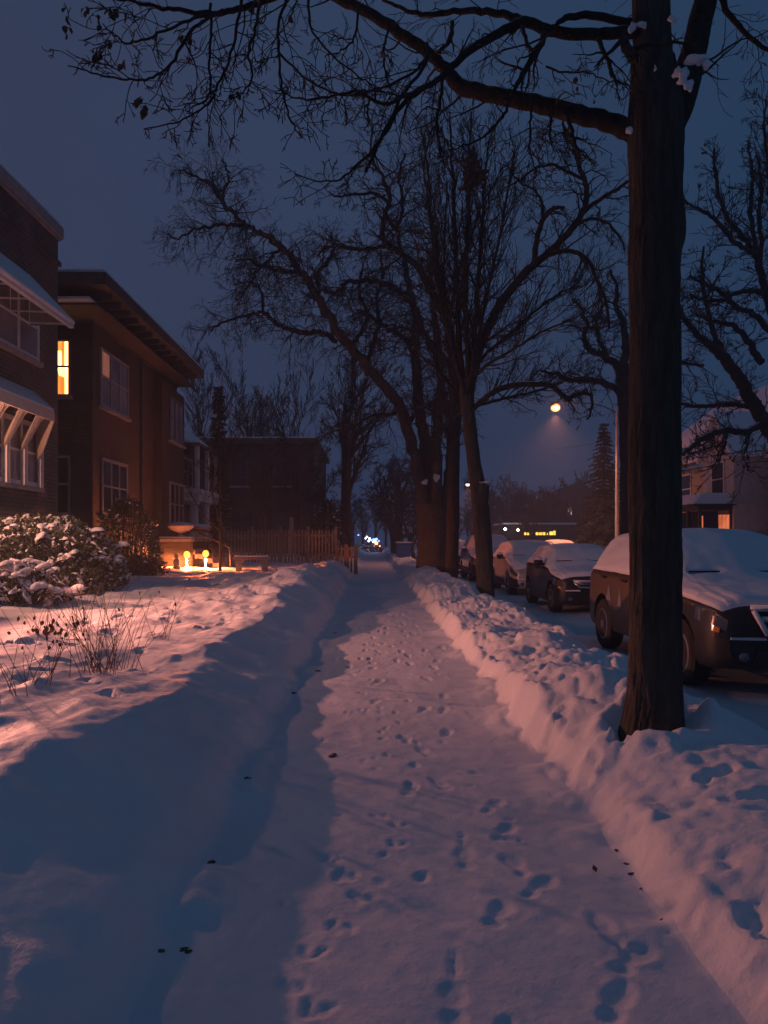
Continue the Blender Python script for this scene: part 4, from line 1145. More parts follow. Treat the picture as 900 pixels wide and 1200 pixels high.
def house_eaves():
    t = thing('brick_house', 'red-brown brick house with deep bracketed eaves and one glowing orange upper window', 'house', (-9, 25, .5), None)
    X0, Y0, Y1 = -7.42, 20.4, 29.2
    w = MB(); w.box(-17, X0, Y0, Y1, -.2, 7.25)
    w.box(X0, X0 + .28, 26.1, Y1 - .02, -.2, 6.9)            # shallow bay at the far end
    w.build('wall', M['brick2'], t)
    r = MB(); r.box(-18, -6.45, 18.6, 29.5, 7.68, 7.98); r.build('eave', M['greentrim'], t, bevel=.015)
    r = MB(); r.box(-18, -6.50, 18.65, 29.45, 7.984, 8.08); r.build('roof_snow', M['snow_soft'], t, bevel=.03)
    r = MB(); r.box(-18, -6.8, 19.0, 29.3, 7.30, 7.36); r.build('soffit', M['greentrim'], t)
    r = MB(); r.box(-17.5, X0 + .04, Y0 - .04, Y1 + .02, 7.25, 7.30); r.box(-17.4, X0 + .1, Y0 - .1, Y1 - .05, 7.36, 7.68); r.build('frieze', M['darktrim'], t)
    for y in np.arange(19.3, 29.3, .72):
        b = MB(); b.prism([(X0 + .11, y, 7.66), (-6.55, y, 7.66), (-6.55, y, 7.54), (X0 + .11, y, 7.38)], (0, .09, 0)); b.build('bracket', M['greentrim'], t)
    r = MB(); r.box(-18, -6.9, 18.75, 19.35, 7.362, 7.44); r.build('ledge_snow', M['snow_soft'], t, bevel=.02)
    window(t, 'x', X0, 20.9, 23.3, 5.15, 6.75, 3, 'greytrim', 'pane_curtain', .09, curtain=.26)
    window(t, 'x', X0, 21.0, 23.2, 2.15, 3.75, 3, 'greytrim', 'pane', .09)
    window(t, 'x', X0 + .28, 27.0, 29.0, 5.0, 6.55, 3, 'darktrim', 'pane_curtain', .08)
    window(t, 'x', X0 + .28, 27.0, 29.0, 1.9, 3.55, 3, 'greytrim', 'pane', .08)
    wl = window(t, 'y', Y0, -8.42, -8.0, 5.30, 6.80, 1, 'greytrim', 'lit', .05); wl['label'] = 'glowing orange window'
    q = MB(); q.box(-8.15, -8.07, Y0 - .034, Y0 - .024, 5.36, 6.74); q.box(-8.33, -8.24, Y0 - .034, Y0 - .024, 6.12, 6.50); q.hexa([(-8.30, Y0 - .033, 5.85), (-8.155, Y0 - .033, 5.80), (-8.155, Y0 - .025, 5.80), (-8.30, Y0 - .025, 5.85), (-8.36, Y0 - .033, 6.08), (-8.155, Y0 - .033, 6.08), (-8.155, Y0 - .025, 6.08), (-8.36, Y0 - .025, 6.08)]); q.build('curtain', M['lit_strip'], wl)
    window(t, 'y', Y0, -8.85, -8.0, 2.15, 3.72, 1, 'greytrim', 'pane', .06)
    d = MB(); d.tube([(X0 + .05, 24.6, .4), (X0 + .05, 24.6, 7.2)], .05, 8); d.build('downpipe', M['darktrim'], t)
    # entrance stoop running out to the garden
    g = .5
    s = thing('stoop', 'brick entrance stoop with piers and iron handrails behind the glowing lamps', 'steps', (-6.6, 27.1, g))
    for a in (25.45, 28.3):
        m = MB(); m.box(-7.14, -6.05, a, a + .5, g - .3, 1.42); m.build('side_wall', M['brick2'], s)
        m = MB(); m.box(-7.13, -6.0, a - .05, a + .55, 1.424, 1.52); m.build('coping', M['stone'], s, bevel=.01)
        m = MB(); m.box(-7.1, -6.03, a, a + .5, 1.524, 1.59); m.build('snow_cap', M['snow_soft'], s, bevel=.03)
    m = MB()
    for k in range(5): m.box(-7.12, -6.0 + .30 * k, 26.0, 28.25, g - .3 - .001 * k, 1.15 - .15 * k)
    m.build('step', M['concrete'], s)
    for y in (26.1, 28.15):
        m = MB(); m.tube([(-7.05, y, 2.0), (-6.0, y, 1.78), (-4.85, y, 1.22), (-4.8, y, .6)], .026, 8)
        for k in range(5): x = -6.0 + .29 * k; m.tube([(x, y, g + .1), (x, y, 1.78 - .49 * (.29 * k))], .012, 6)
        m.build('handrail', M['iron'], s)
    for i, (y, lb) in enumerate(((25.7, 'wide shallow stone urn heaped with snow on the closer brick pier'), (28.55, 'wide stone urn heaped with snow on the far brick pier'))):
        u = thing('urn_planter', lb, 'planter', (-6.4, y, 1.59), 'stone urns on the stoop piers')
        m = MB(); m.lathe([(.12, 1.59), (.13, 1.63), (.06, 1.66), (.07, 1.70), (.30, 1.80), (.44, 1.93), (.46, 1.96), (.40, 1.96)], (-6.4, y, 0), 22); m.build('bowl', M['stone'], u, smooth=True)
        m = MB(); m.ball((-6.4, y, 1.95), .43, .43, .13, 16, 8, .03); m.build('snow_cap', M['snow_soft'], u, smooth=True)
    return t


def house_porch():
    t = thing('porch_house', 'house with a pale two-column porch and a steep snowy roof, beyond the red-brown brick house', 'house', (-10, 37, .5), None)
    X0, Y0, Y1 = -9.0, 33.0, 44
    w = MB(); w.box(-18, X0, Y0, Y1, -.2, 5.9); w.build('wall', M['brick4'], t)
    r = MB(); r.prism([(-8.6, Y0 - .4, 5.75), (-8.6, Y0 - .4, 5.95), (-13.5, Y0 - .4, 10.0), (-18.4, Y0 - .4, 5.95), (-18.4, Y0 - .4, 5.75)], (0, 12, 0)); r.build('roof', M['shingle'], t)
    r = MB(); r.hexa([(-8.55, Y0 - .4, 5.96), (-8.55, Y1 + .4, 5.96), (-13.5, Y1 + .4, 10.03), (-13.5, Y0 - .4, 10.03), (-8.5, Y0 - .45, 6.08), (-8.5, Y1 + .4, 6.08), (-13.5, Y1 + .4, 10.2), (-13.5, Y0 - .45, 10.2)]); r.build('roof_snow', M['snow_soft'], t)
    # porch
    p = MB(); p.box(X0 + .01, -7.65, 33.6, 39.2, .3, 1.0); p.build('porch_floor', M['concrete'], t)
    p = MB(); p.box(X0 + .01, -7.55, 33.5, 39.3, 3.18, 3.5); p.box(X0 + .01, -7.45, 33.4, 39.4, 3.5, 3.62); p.build('entablature', M['white'], t, bevel=.01)
    p = MB(); p.box(X0 + .01, -7.5, 33.45, 39.35, 3.624, 3.72); p.build('porch_snow', M['snow_soft'], t, bevel=.03)
    for y in (34.1, 36.4, 38.7):
        p = MB(); p.lathe([(.26, 1.0), (.26, 1.1), (.2, 1.14), (.21, 2.0), (.18, 3.02), (.24, 3.08), (.25, 3.18)], (-7.9, y, 0), 16); p.build('column', M['white'], t, smooth=False)
    for y in (33.55, 35.6, 37.6, 39.1):
        p = MB(); p.box(-7.75, -7.6, y, y + .3, 3.73, 5.6); p.build('balcony_post', M['white'], t)
    p = MB(); p.box(X0 + .01, -7.5, 33.4, 39.5, 5.6, 5.72); p.build('balcony_roof', M['darktrim'], t)
    window(t, 'x', X0, 33.8, 35.4, 4.0, 5.45, 2, 'white', 'pane', .1); window(t, 'x', X0, 36.4, 38.4, 4.0, 5.45, 2, 'white', 'pane', .1)
    window(t, 'x', X0, 34.0, 35.2, 1.3, 2.9, 1, 'white', 'pane', .1)
    d = MB(); d.box(X0 + .004, X0 + .06, 36.5, 37.5, 1.0, 3.1); d.build('door', M['darktrim'], t)


def house_flat():
    t = thing('flat_roofed_house', 'dark flat-roofed brick house behind the picket fence', 'house', (-7, 55, 0), None)
    Y0 = 52.0
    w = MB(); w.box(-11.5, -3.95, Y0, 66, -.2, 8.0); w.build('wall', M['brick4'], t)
    c = MB(); c.box(-11.8, -3.65, Y0 - .3, 66.3, 8.0, 8.32); c.build('cornice', M['darktrim'], t, bevel=.02)
    c = MB(); c.box(-11.75, -3.7, Y0 - .25, 66.2, 8.324, 8.42); c.build('roof_snow', M['snow_soft'], t, bevel=.03)
    window(t, 'y', Y0, -6.7, -5.5, 5.1, 6.9, 1, 'darktrim', 'pane', .09); window(t, 'y', Y0, -9.6, -8.4, 5.1, 6.9, 1, 'darktrim', 'pane', .09)
    window(t, 'y', Y0, -9.6, -8.0, 1.6, 3.4, 2, 'darktrim', 'pane', .09)
    d = MB(); d.box(-6.75, -5.55, Y0 - .05, Y0 - .004, .2, 3.1); d.box(-6.9, -5.4, Y0 - .07, Y0 - .005, 3.1, 3.3); d.build('door', M['darktrim'], t)
    p = MB(); p.box(-5.55, -5.3, Y0 - .3, Y0 - .06, 0, 3.0); p.build('porch_post', M['greytrim'], t)
    # unseen walls of the next blocks are left out; one more house closes the row
    t = thing('gabled_house', 'far gabled house up the street, only its dark outline in the haze', 'house', (-6, 84, 0), None)
    w = MB(); w.box(-15, -5.5, 80, 92, -.2, 6.0); w.build('wall', M['brick4'], t)
    r = MB(); r.prism([(-5.0, 79.6, 5.9), (-5.0, 79.6, 6.1), (-10.2, 79.6, 10.2), (-15.5, 79.6, 6.1), (-15.5, 79.6, 5.9)], (0, 12.8, 0)); r.build('roof', M['shingle'], t)
    window(t, 'x', -5.5, 82, 83.4, 3.6, 5.2, 1, 'greytrim', 'pane', .1); window(t, 'y', 80, -9.0, -7.8, 3.6, 5.2, 1, 'greytrim', 'pane', .1)


def house_white():
    t = thing('white_house', 'cream and white house with a snowy gabled bay and an orange-lit corner porch', 'house', (18, 36, .3), None)
    X0, Y0 = 15.9, 32.6
    w = MB(); w.box(X0, 28, Y0 + 1.0, 47, -.2, 5.05); w.build('wall', M['cream'], t)
    w = MB(); w.box(X0 - .55, 22, Y0, Y0 + 3.0, -.2, 5.05); w.build('bay_wall', M['whitewall'], t)
    w = MB(); w.prism([(X0 - .55, Y0, 5.052), (X0 - .55, Y0 + 3.0, 5.052), (X0 - .55, Y0 + 1.5, 6.9)], (5, 0, 0)); w.build('gable', M['whitewall'], t)
    w = MB(); w.box(16.6, 30, 26.5, 31.6, -.2, 4.9); w.build('side_wing', M['cream'], t)
    d = MB(); d.tube([(16.5, 31.75, 0), (16.5, 31.75, 5.0)], .07, 8); d.build('downpipe', M['darktrim'], t)
    d = MB(); d.box(16.3, 30, 26.2, 31.9, 4.9, 5.1); d.build('wing_eave', M['white'], t)
    d = MB(); d.prism([(16.25, 26.1, 5.1), (16.25, 32.0, 5.1), (19, 32.0, 7.3), (19, 26.1, 7.3)], (0, 0, .14)); d.build('wing_roof_snow', M['snow_soft'], t)
    # main roof, snow covered, sloping to the street
    r = MB(); r.hexa([(X0 - .4, Y0 + 1, 5.06), (X0 - .4, 47.4, 5.06), (21.5, 47.4, 9.6), (21.5, Y0 + 1, 9.6), (X0 - .4, Y0 + 1, 5.2), (X0 - .4, 47.4, 5.2), (21.5, 47.4, 9.75), (21.5, Y0 + 1, 9.75)]); r.build('roof', M['shingle'], t)
    r = MB(); r.hexa([(X0 - .42, Y0 + .95, 5.21), (X0 - .42, 47.4, 5.21), (21.5, 47.4, 9.76), (21.5, Y0 + .95, 9.76), (X0 - .42, Y0 + .95, 5.34), (X0 - .42, 47.4, 5.34), (21.5, 47.4, 9.9), (21.5, Y0 + .95, 9.9)]); r.build('roof_snow', M['snow_soft'], t)
    r = MB()
    for sg in (0, 1):
        a = Y0 - .2 if sg == 0 else Y0 + 3.2
        r.hexa([(X0 - .8, a, 5.0), (20, a, 5.0), (20, Y0 + 1.5, 7.05), (X0 - .8, Y0 + 1.5, 7.05), (X0 - .8, a, 5.14), (20, a, 5.14), (20, Y0 + 1.5, 7.19), (X0 - .8, Y0 + 1.5, 7.19)])
    r.build('gable_roof', M['snow_soft'], t)
    window(t, 'x', X0 - .55, Y0 + .8, Y0 + 2.1, 3.3, 4.95, 1, 'white', 'pane', .09, sgn=-1)
    window(t, 'x', X0, 38.2, 39.6, 3.2, 4.8, 1, 'white', 'pane', .09, sgn=-1); window(t, 'x', X0, 42.2, 43.6, 3.2, 4.8, 1, 'white', 'pane', .09, sgn=-1)
    d = MB(); d.box(X0 - .05, X0 - .004, 36.3, 37.3, .3, 2.4); d.build('door', M['darktrim'], t)
    # enclosed corner porch with hipped roof
    p = thing_part('porch', t)
    x0, x1, y0, y1 = X0 - 1.9, X0 - .57, Y0 + .2, Y0 + 2.6
    m = MB()
    for (x, y) in ((x0, y0), (x0, y1), (x1, y0), (x0, (y0 + y1) / 2)): m.box(x - .06, x + .06, y - .06, y + .06, .2, 2.75)
    m.box(x0 - .1, x1, y0 - .1, y1 + .1, 2.75, 3.0); m.build('porch_frame', M['darktrim'], p)
    m = MB(); m.box(x0 + .02, x0 + .05, y0 + .07, y1 - .07, .9, 2.7); m.box(x0 + .1, x1 - .55, y0 + .02, y0 + .04, .9, 2.7); m.build('porch_glazing', M['pane'], p)
    m = MB(); m.box(x1 - .52, x1 - .08, y0 - .01, y0 + .03, 1.85, 2.55); m.build('lit_pane', M['lit_dim'], p)
    m = MB(); m.box(x0 + .06, x0 + .1, y0 - .09, y0 - .06, .6, 2.5); m.build('glowing_jamb', M['lit_dim'], p)  # jamb glows by itself to look lit
    m = MB(); m.box(x0, x1, y0, y1, .0, .9); m.build('porch_base', M['whitewall'], p)
    m = MB(); a = (x0 - .45, y0 - .45); b = (x1, y1 + .45)
    n = [(a[0], a[1], 3.0), (b[0], a[1], 3.0), (b[0], b[1], 3.0), (a[0], b[1], 3.0), (a[0] + .6, a[1] + .6, 3.5), (b[0], a[1] + .6, 3.5), (b[0], b[1] - .6, 3.5), (a[0] + .6, b[1] - .6, 3.5)]
    m.hexa(n); m.build('porch_roof_snow', M['snow_soft'], p, bevel=.04)
    m = MB(); m.box(a[0], b[0], a[1], b[1], 2.94, 2.998); m.build('porch_fascia', M['darktrim'], p)
    m = MB(); q = P(806, 605, 36.0); m.ball((X0 - .15, 36.0, 2.3), .06, .06, .06, 8, 6); m.build('door_lamp', emit('door_lamp_bulb', (1, .8, .5), 6), t)
    # farther house on that side, behind the spruce
    t = thing('tall_house', 'far house across the street with one pinkish lit upper window, dim in the haze', 'house', (27, 112, 0), None)
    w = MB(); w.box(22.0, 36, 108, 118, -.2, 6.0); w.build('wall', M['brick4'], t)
    r = MB(); r.prism([(21.6, 107.5, 5.9), (36.4, 107.5, 5.9), (29, 107.5, 9.4)], (0, 11, 0)); r.build('roof', M['shingle'], t)
    m = MB(); q = P(668, 598, 107.9); m.box(q[0] - .28, q[0] + .28, 107.9, 107.98, q[2] - .7, q[2] + .6); m.build('window', lit_window_mat('pink_lit_room', (1, .55, .42), (.5, .22, .16), .9), t)


def shop_far():
    Y = 93.0
    t = thing('shop_building', 'long low building at the end of the street with a row of yellow lit windows', 'building', P(630, 640, Y), None)
    a = P(592, 0, Y)[0]; b = P(672, 0, Y)[0]
    w = MB(); w.box(a, b, Y, Y + 14, -.2, 3.3); w.build('wall', M['brick4'], t)
    r = MB(); r.box(a - .3, b + .3, Y - .3, Y + 14, 3.3, 3.5); r.build('roof_snow', M['snow_soft'], t)
    ym = lit_window_mat('yellow_shop_light', (1, .62, .10), (.9, .45, .05), 2.2)
    for i, (x0, x1, h) in enumerate([(614.5, 616.5, 3), (617.5, 620, 3), (622, 624, 2.5), (628, 631, 3), (632, 635, 3), (636, 639, 3.2), (641, 642, 2.5), (644, 648, 4), (648.5, 651, 5)]):
        m = MB(); p = P(x0, 627, Y - .06); q = P(x1, 627 - h, Y - .06); m.box(p[0], q[0], Y - .06, Y - .01, p[2], q[2]); m.build('window', ym, t)


house_front(); house_eaves(); house_porch(); house_flat(); house_white(); shop_far()
# ------------------------------------------------------------------ fence, bench, shrubs, small things
def fence():
    Y = 33.0; a = P(262, 0, Y)[0]; b = P(394, 0, Y)[0]; c = P(418, 0, Y)[0]
    t = thing('picket_fence', 'weathered wooden picket fence across the garden behind the bench', 'fence', ((a + b) / 2, Y, .4))
    rnd = random.Random(3); m = MB(); x = a
    while x < b:
        h = 1.92 + rnd.uniform(-.03, .03); g = HZ(x, Y) - .1
        m.prism([(x, Y, g), (x + .085, Y, g), (x + .085, Y, h - .06), (x + .042, Y, h), (x, Y, h - .06)], (0, .022, 0)); x += .145
    m.build('picket_panel', M['wood'], t)
    m = MB(); x = b + .04
    while x < c:
        g = HZ(x, Y) - .15; h = 1.25 + rnd.uniform(-.02, .02)
        m.prism([(x, Y - .6 * (x - b), g), (x + .085, Y - .6 * (x - b), g), (x + .085, Y - .6 * (x - b), h - .06), (x + .042, Y - .6 * (x - b), h), (x, Y - .6 * (x - b), h - .06)], (0, .022, 0)); x += .145
    m.build('picket_panel', M['wood'], t)
    m = MB()
    for z in (.75, 1.62): m.box(a, b, Y + .024, Y + .07, z, z + .09)
    m.build('rail', M['wood'], t)
    for x in np.linspace(a, b, 5):
        m = MB(); m.box(x - .055, x + .055, Y + .072, Y + .18, 0, 2.0); m.box(x - .07, x + .07, Y + .06, Y + .2, 2.0, 2.05); m.build('post', M['wood'], t)
    m = MB()
    for z in (.7, 1.05): m.hexa([(b, Y + .03, z), (c, Y - .6 * (c - b) + .03, z), (c, Y - .6 * (c - b) + .07, z), (b, Y + .07, z), (b, Y + .03, z + .08), (c, Y - .6 * (c - b) + .03, z + .08), (c, Y - .6 * (c - b) + .07, z + .08), (b, Y + .07, z + .08)])
    m.build('rail', M['wood'], t)
    for u in (.5, 1.0):
        x = b + (c - b) * u; y = Y - .6 * (c - b) * u + .12; m = MB(); m.box(x - .05, x + .05, y - .05, y + .05, -.1, 1.3); m.build('post', M['wood'], t)


def bench():
    Y = 24.1; x0 = P(274, 0, Y)[0]; x1 = P(314, 0, Y)[0]; g = HZ((x0 + x1) / 2, Y)
    t = thing('garden_bench', 'low stone bench topped with snow in front of the picket fence', 'bench', ((x0 + x1) / 2, Y, g))
    m = MB(); m.box(x0, x1, Y, Y + .38, g + .32, g + .40); m.build('seat', M['concrete'], t, bevel=.012)
    for a, b in ((x0 + .05, x0 + .2), (x1 - .2, x1 - .05)):
        m = MB(); s = 1 if a == x0 + .05 else -1
        e = b if s == 1 else a
        m.prism([(a, Y + .05, g - .1), (b, Y + .05, g - .1), (b, Y + .05, g + .2), (e + s * .1, Y + .05, g + .319), (a if s == 1 else b, Y + .05, g + .319)] if s == 1 else [(a, Y + .05, g - .1), (b, Y + .05, g - .1), (b, Y + .05, g + .319), (e - .1, Y + .05, g + .319), (a, Y + .05, g + .2)], (0, .28, 0)); m.build('leg', M['concrete'], t)
    m = MB(); m.box(x0 + .01, x1 - .01, Y + .01, Y + .37, g + .403, g + .46); m.build('snow_cap', M['snow_soft'], t, bevel=.025)


def small_lamps():
    for (px, pz, Y, lb) in [(219, 650, 25.0, 'glowing orange globe lamp on a post beside the snowy steps, closer to the brick pier'), (241, 649, 25.2, 'glowing orange globe lamp on a post, closer to the thin sapling')]:
        x, y, z = P(px, pz, Y); g = HZ(x, y)
        t = thing('globe_lamp', lb, 'lamp', (x, y, g), 'globe lamps by the steps')
        m = MB(); m.lathe([(.06, g - .1), (.06, g + .05), (.032, g + .08), (.032, z - .20), (.032, z - .11), (.05, z - .10)], (x, y, 0), 12); m.build('post', M['white'], t)
        m = MB(); m.ball((x, y, z), .105, .105, .12, 16, 10); m.build('globe', M['globe'], t, smooth=True)
        m = MB(); m.lathe([(.034, z - .145), (.17, z - .15), (.172, z - .143), (.034, z - .125)], (x, y, 0), 20); m.build('light_shield', M['iron'], t)  # iron disc added over the bulb to keep its light off the house
        point('globe_lamp_bulb', (x, y - .055, z - .19), 850, (1, .20, .06), .025)
        m = MB(); m.lathe([(.06, z + .115), (.05, z + .14), (.01, z + .17)], (x, y, 0), 12); m.build('cap', M['iron'], t)
    Y = 24.0; x, y, z = P(207, 668, Y); g = HZ(x, y)
    t = thing('garden_ornament', 'small dark figure ornament standing in the snow by the glowing lamps', 'ornament', (x, y, g))
    m = MB(); m.lathe([(.12, g - .05), (.12, g + .05), (.08, g + .08), (.11, g + .18), (.10, g + .26), (.05, g + .30), (.08, g + .36), (.075, g + .42), (.02, g + .47)], (x, y, 0), 14); m.build('body', M['concrete'], t, smooth=True)
    m = MB(); m.ball((x, y, g + .465), .075, .075, .035, 12, 6); m.build('snow_cap', M['snow_soft'], t, smooth=True)


M['globe'] = emit('lamp_globe', (1, .36, .04), 3.2)


def shrub(name, label, c, rad, seed, leaves=4000, leaf=.075, snow=120, big=6, snow_size=(.04, .11), mat='evergreen', twigs=60, cat='shrub', zoff=0):
    x, y = c; g = HZ(x, y) + zoff; r = np.random.RandomState(seed); rx, ry, rz = rad
    t = thing(name, label, cat, (x, y, g))
    T = Tubes(); tops = []
    for i in range(twigs):
        a = r.uniform(0, 2 * PI); e = r.uniform(.1, 1)
        tip = np.array([x + rx * math.cos(a) * e * .9, y + ry * math.sin(a) * e * .9, g + rz * math.sqrt(max(0, 1 - e * e * .9))])
        b = np.array([x + rx * .25 * math.cos(a), y + ry * .25 * math.sin(a), g - .05])
        q = crom([b, (b + tip) / 2 + r.normal(0, .06, 3) + np.array([0, 0, .08]), tip], 6); T.add(q, np.linspace(.014, .004, 6), 4)
    T.build('stems', M['twig'], t)
    V = []; Fq = []
    nb = 60; bl = r.normal(0, 1, (nb, 3)); bl /= np.linalg.norm(bl, axis=1, keepdims=True); bl[:, 2] = np.abs(bl[:, 2])

    def surf(d):      # lumpy dome
        k = np.max((bl @ d) ** 8 * (0.8 + .4 * ((np.arange(nb) * 37 % 11) / 11.0)))
        return .80 + .24 * k
    for i in range(leaves):
        d = unit(r.normal(0, 1, 3)); d[2] = abs(d[2]) if r.rand() < .9 else d[2] * .3
        q = surf(d) * r.uniform(.72, 1.04) ** .5
        p = np.array([x, y, g]) + d * q * np.array([rx, ry, rz])
        ax = unit(d + r.normal(0, .7, 3)); w = unit(np.cross(ax, r.normal(0, 1, 3))); L = leaf * r.uniform(.7, 1.3); n = len(V)
        V += [p - w * L * .06, p + ax * L * .5 - w * L * .24, p + ax * L - w * 0, p + ax * L * .5 + w * L * .24]; Fq.append((n, n + 1, n + 2, n + 3))
    np_mesh('foliage', np.array(V), np.array(Fq), M[mat], t, smooth=False)
    m = MB(); rnd = random.Random(seed)

    def pad(p, s, flat=.4, tilt=.5):
        """a soft irregular pad of snow lying on leaves"""
        n0 = len(m.v); k = 7; ax = r.normal(0, tilt, 2); ph = r.uniform(0, 6)
        for ring, (rr, hh) in enumerate(((1.0, -.35), (.86, .12), (.48, .42))):
            for q in range(k):
                a = 2 * PI * q / k; e = rr * s * (1 + .32 * math.sin(2 * a + ph) + .22 * math.sin(3 * a + 2 * ph) + r.normal(0, .10)); u, v = e * math.cos(a), e * math.sin(a)
                m.v.append((p[0] + u, p[1] + v, p[2] + hh * s * flat * 2 + ax[0] * u + ax[1] * v))
        m.v.append((p[0], p[1], p[2] + s * flat))
        for ring in range(2):
            for q in range(k):
                a = n0 + ring * k + q; b = n0 + ring * k + (q + 1) % k; m.face((a, b, b + k, a + k))
        for q in range(k): m.face((n0 + 2 * k + q, n0 + 2 * k + (q + 1) % k, n0 + 3 * k))
    for i in range(snow):
        d = unit(r.normal(0, 1, 3)); d[2] = abs(d[2]) * 1.2 + .05; d = unit(d); q = surf(d) * r.uniform(.93, 1.03)
        p = np.array([x, y, g]) + d * q * np.array([rx, ry, rz]); s = r.uniform(*snow_size) * (.6 + .7 * r.rand() ** 2)
        pad(p, s, .42, .5)
    for i in range(big):
        d = unit(r.normal(0, 1, 3)); d[2] = abs(d[2]) * .9 + .45; d = unit(d); p = np.array([x, y, g]) + d * np.array([rx, ry, rz]) * surf(d) * .98; s = r.uniform(.10, .19)
        for k in range(6):
            o = r.normal(0, s * .8, 3) * np.array([1, 1, .3]); pad(p + o, s * r.uniform(.5, 1.0), .35, .25)
    o = m.build('snow_load', M['snow_soft'], t, smooth=True)
    sb = o.modifiers.new('sub', 'SUBSURF'); sb.levels = 1; sb.render_levels = 1
    return t


def stems(label, px, py, n, h, seed, spread=.5, curl=.35, ztop=None, Yadd=0):
    g0 = .42; Y = (CAMH - g0) * F / (py - YV); x = (px - XV) / F * Y; g = HZ(x, Y)
    t = thing('dead_plant', label, 'plant', (x, Y, g), 'dead stalks poking out of the garden snow')
    r = np.random.RandomState(seed); T = Tubes(); V = []; spots = []
    for i in range(n):
        a = r.uniform(0, 2 * PI); L = h * r.uniform(.45, 1.15); b = np.array([x + r.normal(0, .06), Y + r.normal(0, .05), g - .03])
        d = unit(np.array([math.cos(a) * spread * r.uniform(.1, 1.2), math.sin(a) * spread * r.uniform(.1, 1), 1.0])); q = [b]; cv = r.normal(0, curl, 3) * np.array([1, 1, .3])
        for k in range(7): d = unit(d + cv / 7 + r.normal(0, .03, 3)); q.append(q[-1] + d * L / 7)
        T.add(q, np.linspace(.0032, .0014, 8), 4)
        if r.rand() < .5:
            j = r.randint(3, 6); e = unit(d + r.normal(0, .5, 3)); T.add([q[j], q[j] + e * L * .12, q[j] + e * L * .22 + np.array([0, 0, .02])], [.002, .0018, .0014], 3)
        if r.rand() < .3: spots.append(q[-1]); spots.append(q[-2])
    T.build('stalks', M['straw'], t)
    if spots:
        a, b = leaf_quads(spots, r, .035); np_mesh('withered_leaves', a, b, M['deadleaf'], t)


def small_debris():
    # bits of soil, turf and leaves that show at the edge of the cleared path
    r = random.Random(9)
    spec = [(390, 885, .0, .05, 'dark tuft of turf showing through the thin snow in the middle of the path'), (290, 912, .03, .035, 'small clod of soil on the shaded edge of the path'), (247, 1000, .04, .03, 'dark leaf lying at the foot of the shaded bank'),
            (187, 1100, .05, .02, 'scrap of leaf in the shaded snow, closest on that side'), (218, 1097, .05, .025, 'larger scrap of soil beside the leaf scrap in the shaded snow'), (345, 808, .05, .04, 'soil crumbs in the bank foot'), (371, 782, .05, .04, 'dark soil clod where the bank meets the path'), (392, 738, .05, .05, 'dark soil clod farther up the bank foot')]
    for i, (px, py, z, s, lb) in enumerate(spec):
        x, y = g2(px, py, z); zz = HZ(x, y)
        m = MB()
        for k in range(7): m.ball((x + r.gauss(0, s * .35), y + r.gauss(0, s * .3), zz), s * r.uniform(.25, .5), s * r.uniform(.25, .5), s * .14, 8, 5, .35, r)
        o = m.build('soil_patch', M['dirt'], None, smooth=True); setp(o, lb, 'soil', 'soil and leaf scraps in the snow')
    for i, (px, py) in enumerate([(722, 984), (733, 999), (741, 1010), (752, 1028), (775, 1062)]):
        x, y = g2(px, py, .06); m = MB()
        for k in range(2): m.ball((x + r.gauss(0, .008), y + r.gauss(0, .008), HZ(x, y)), r.uniform(.006, .012), r.uniform(.006, .012), .005, 7, 5, .35, r)
        o = m.build('soil_patch', M['dirt'], None, smooth=True); setp(o, 'dark soil crumbs in a line along the foot of the verge snow bank', 'soil', 'soil crumbs along the verge bank')
    for (px, py, z, lb) in [(612, 745, .3, 'small dead leaf on the lit face of the snow bank'), (592, 712, .4, 'dead leaf near the top of the snow bank by the leaning tree'), (697, 998, .1, 'dead leaf at the foot of the snow bank, nearest the viewer'), (566, 770, .15, 'dead leaf low on the snow bank beside the trail')]:
        x, y = g2(px, py, z); zz = HZ(x, y) + .012; L = .026; a = r.uniform(0, 6); c, s = math.cos(a) * L, math.sin(a) * L
        m = MB(); m.prism([(x - c, y - s, zz), (x + s * .45, y - c * .45, zz + .006), (x + c, y + s, zz + .012), (x - s * .45, y + c * .45, zz + .004)], (0, 0, .002)); o = m.build('fallen_leaf', M['deadleaf'], None); setp(o, lb, 'leaf', 'fallen leaves on the snow')


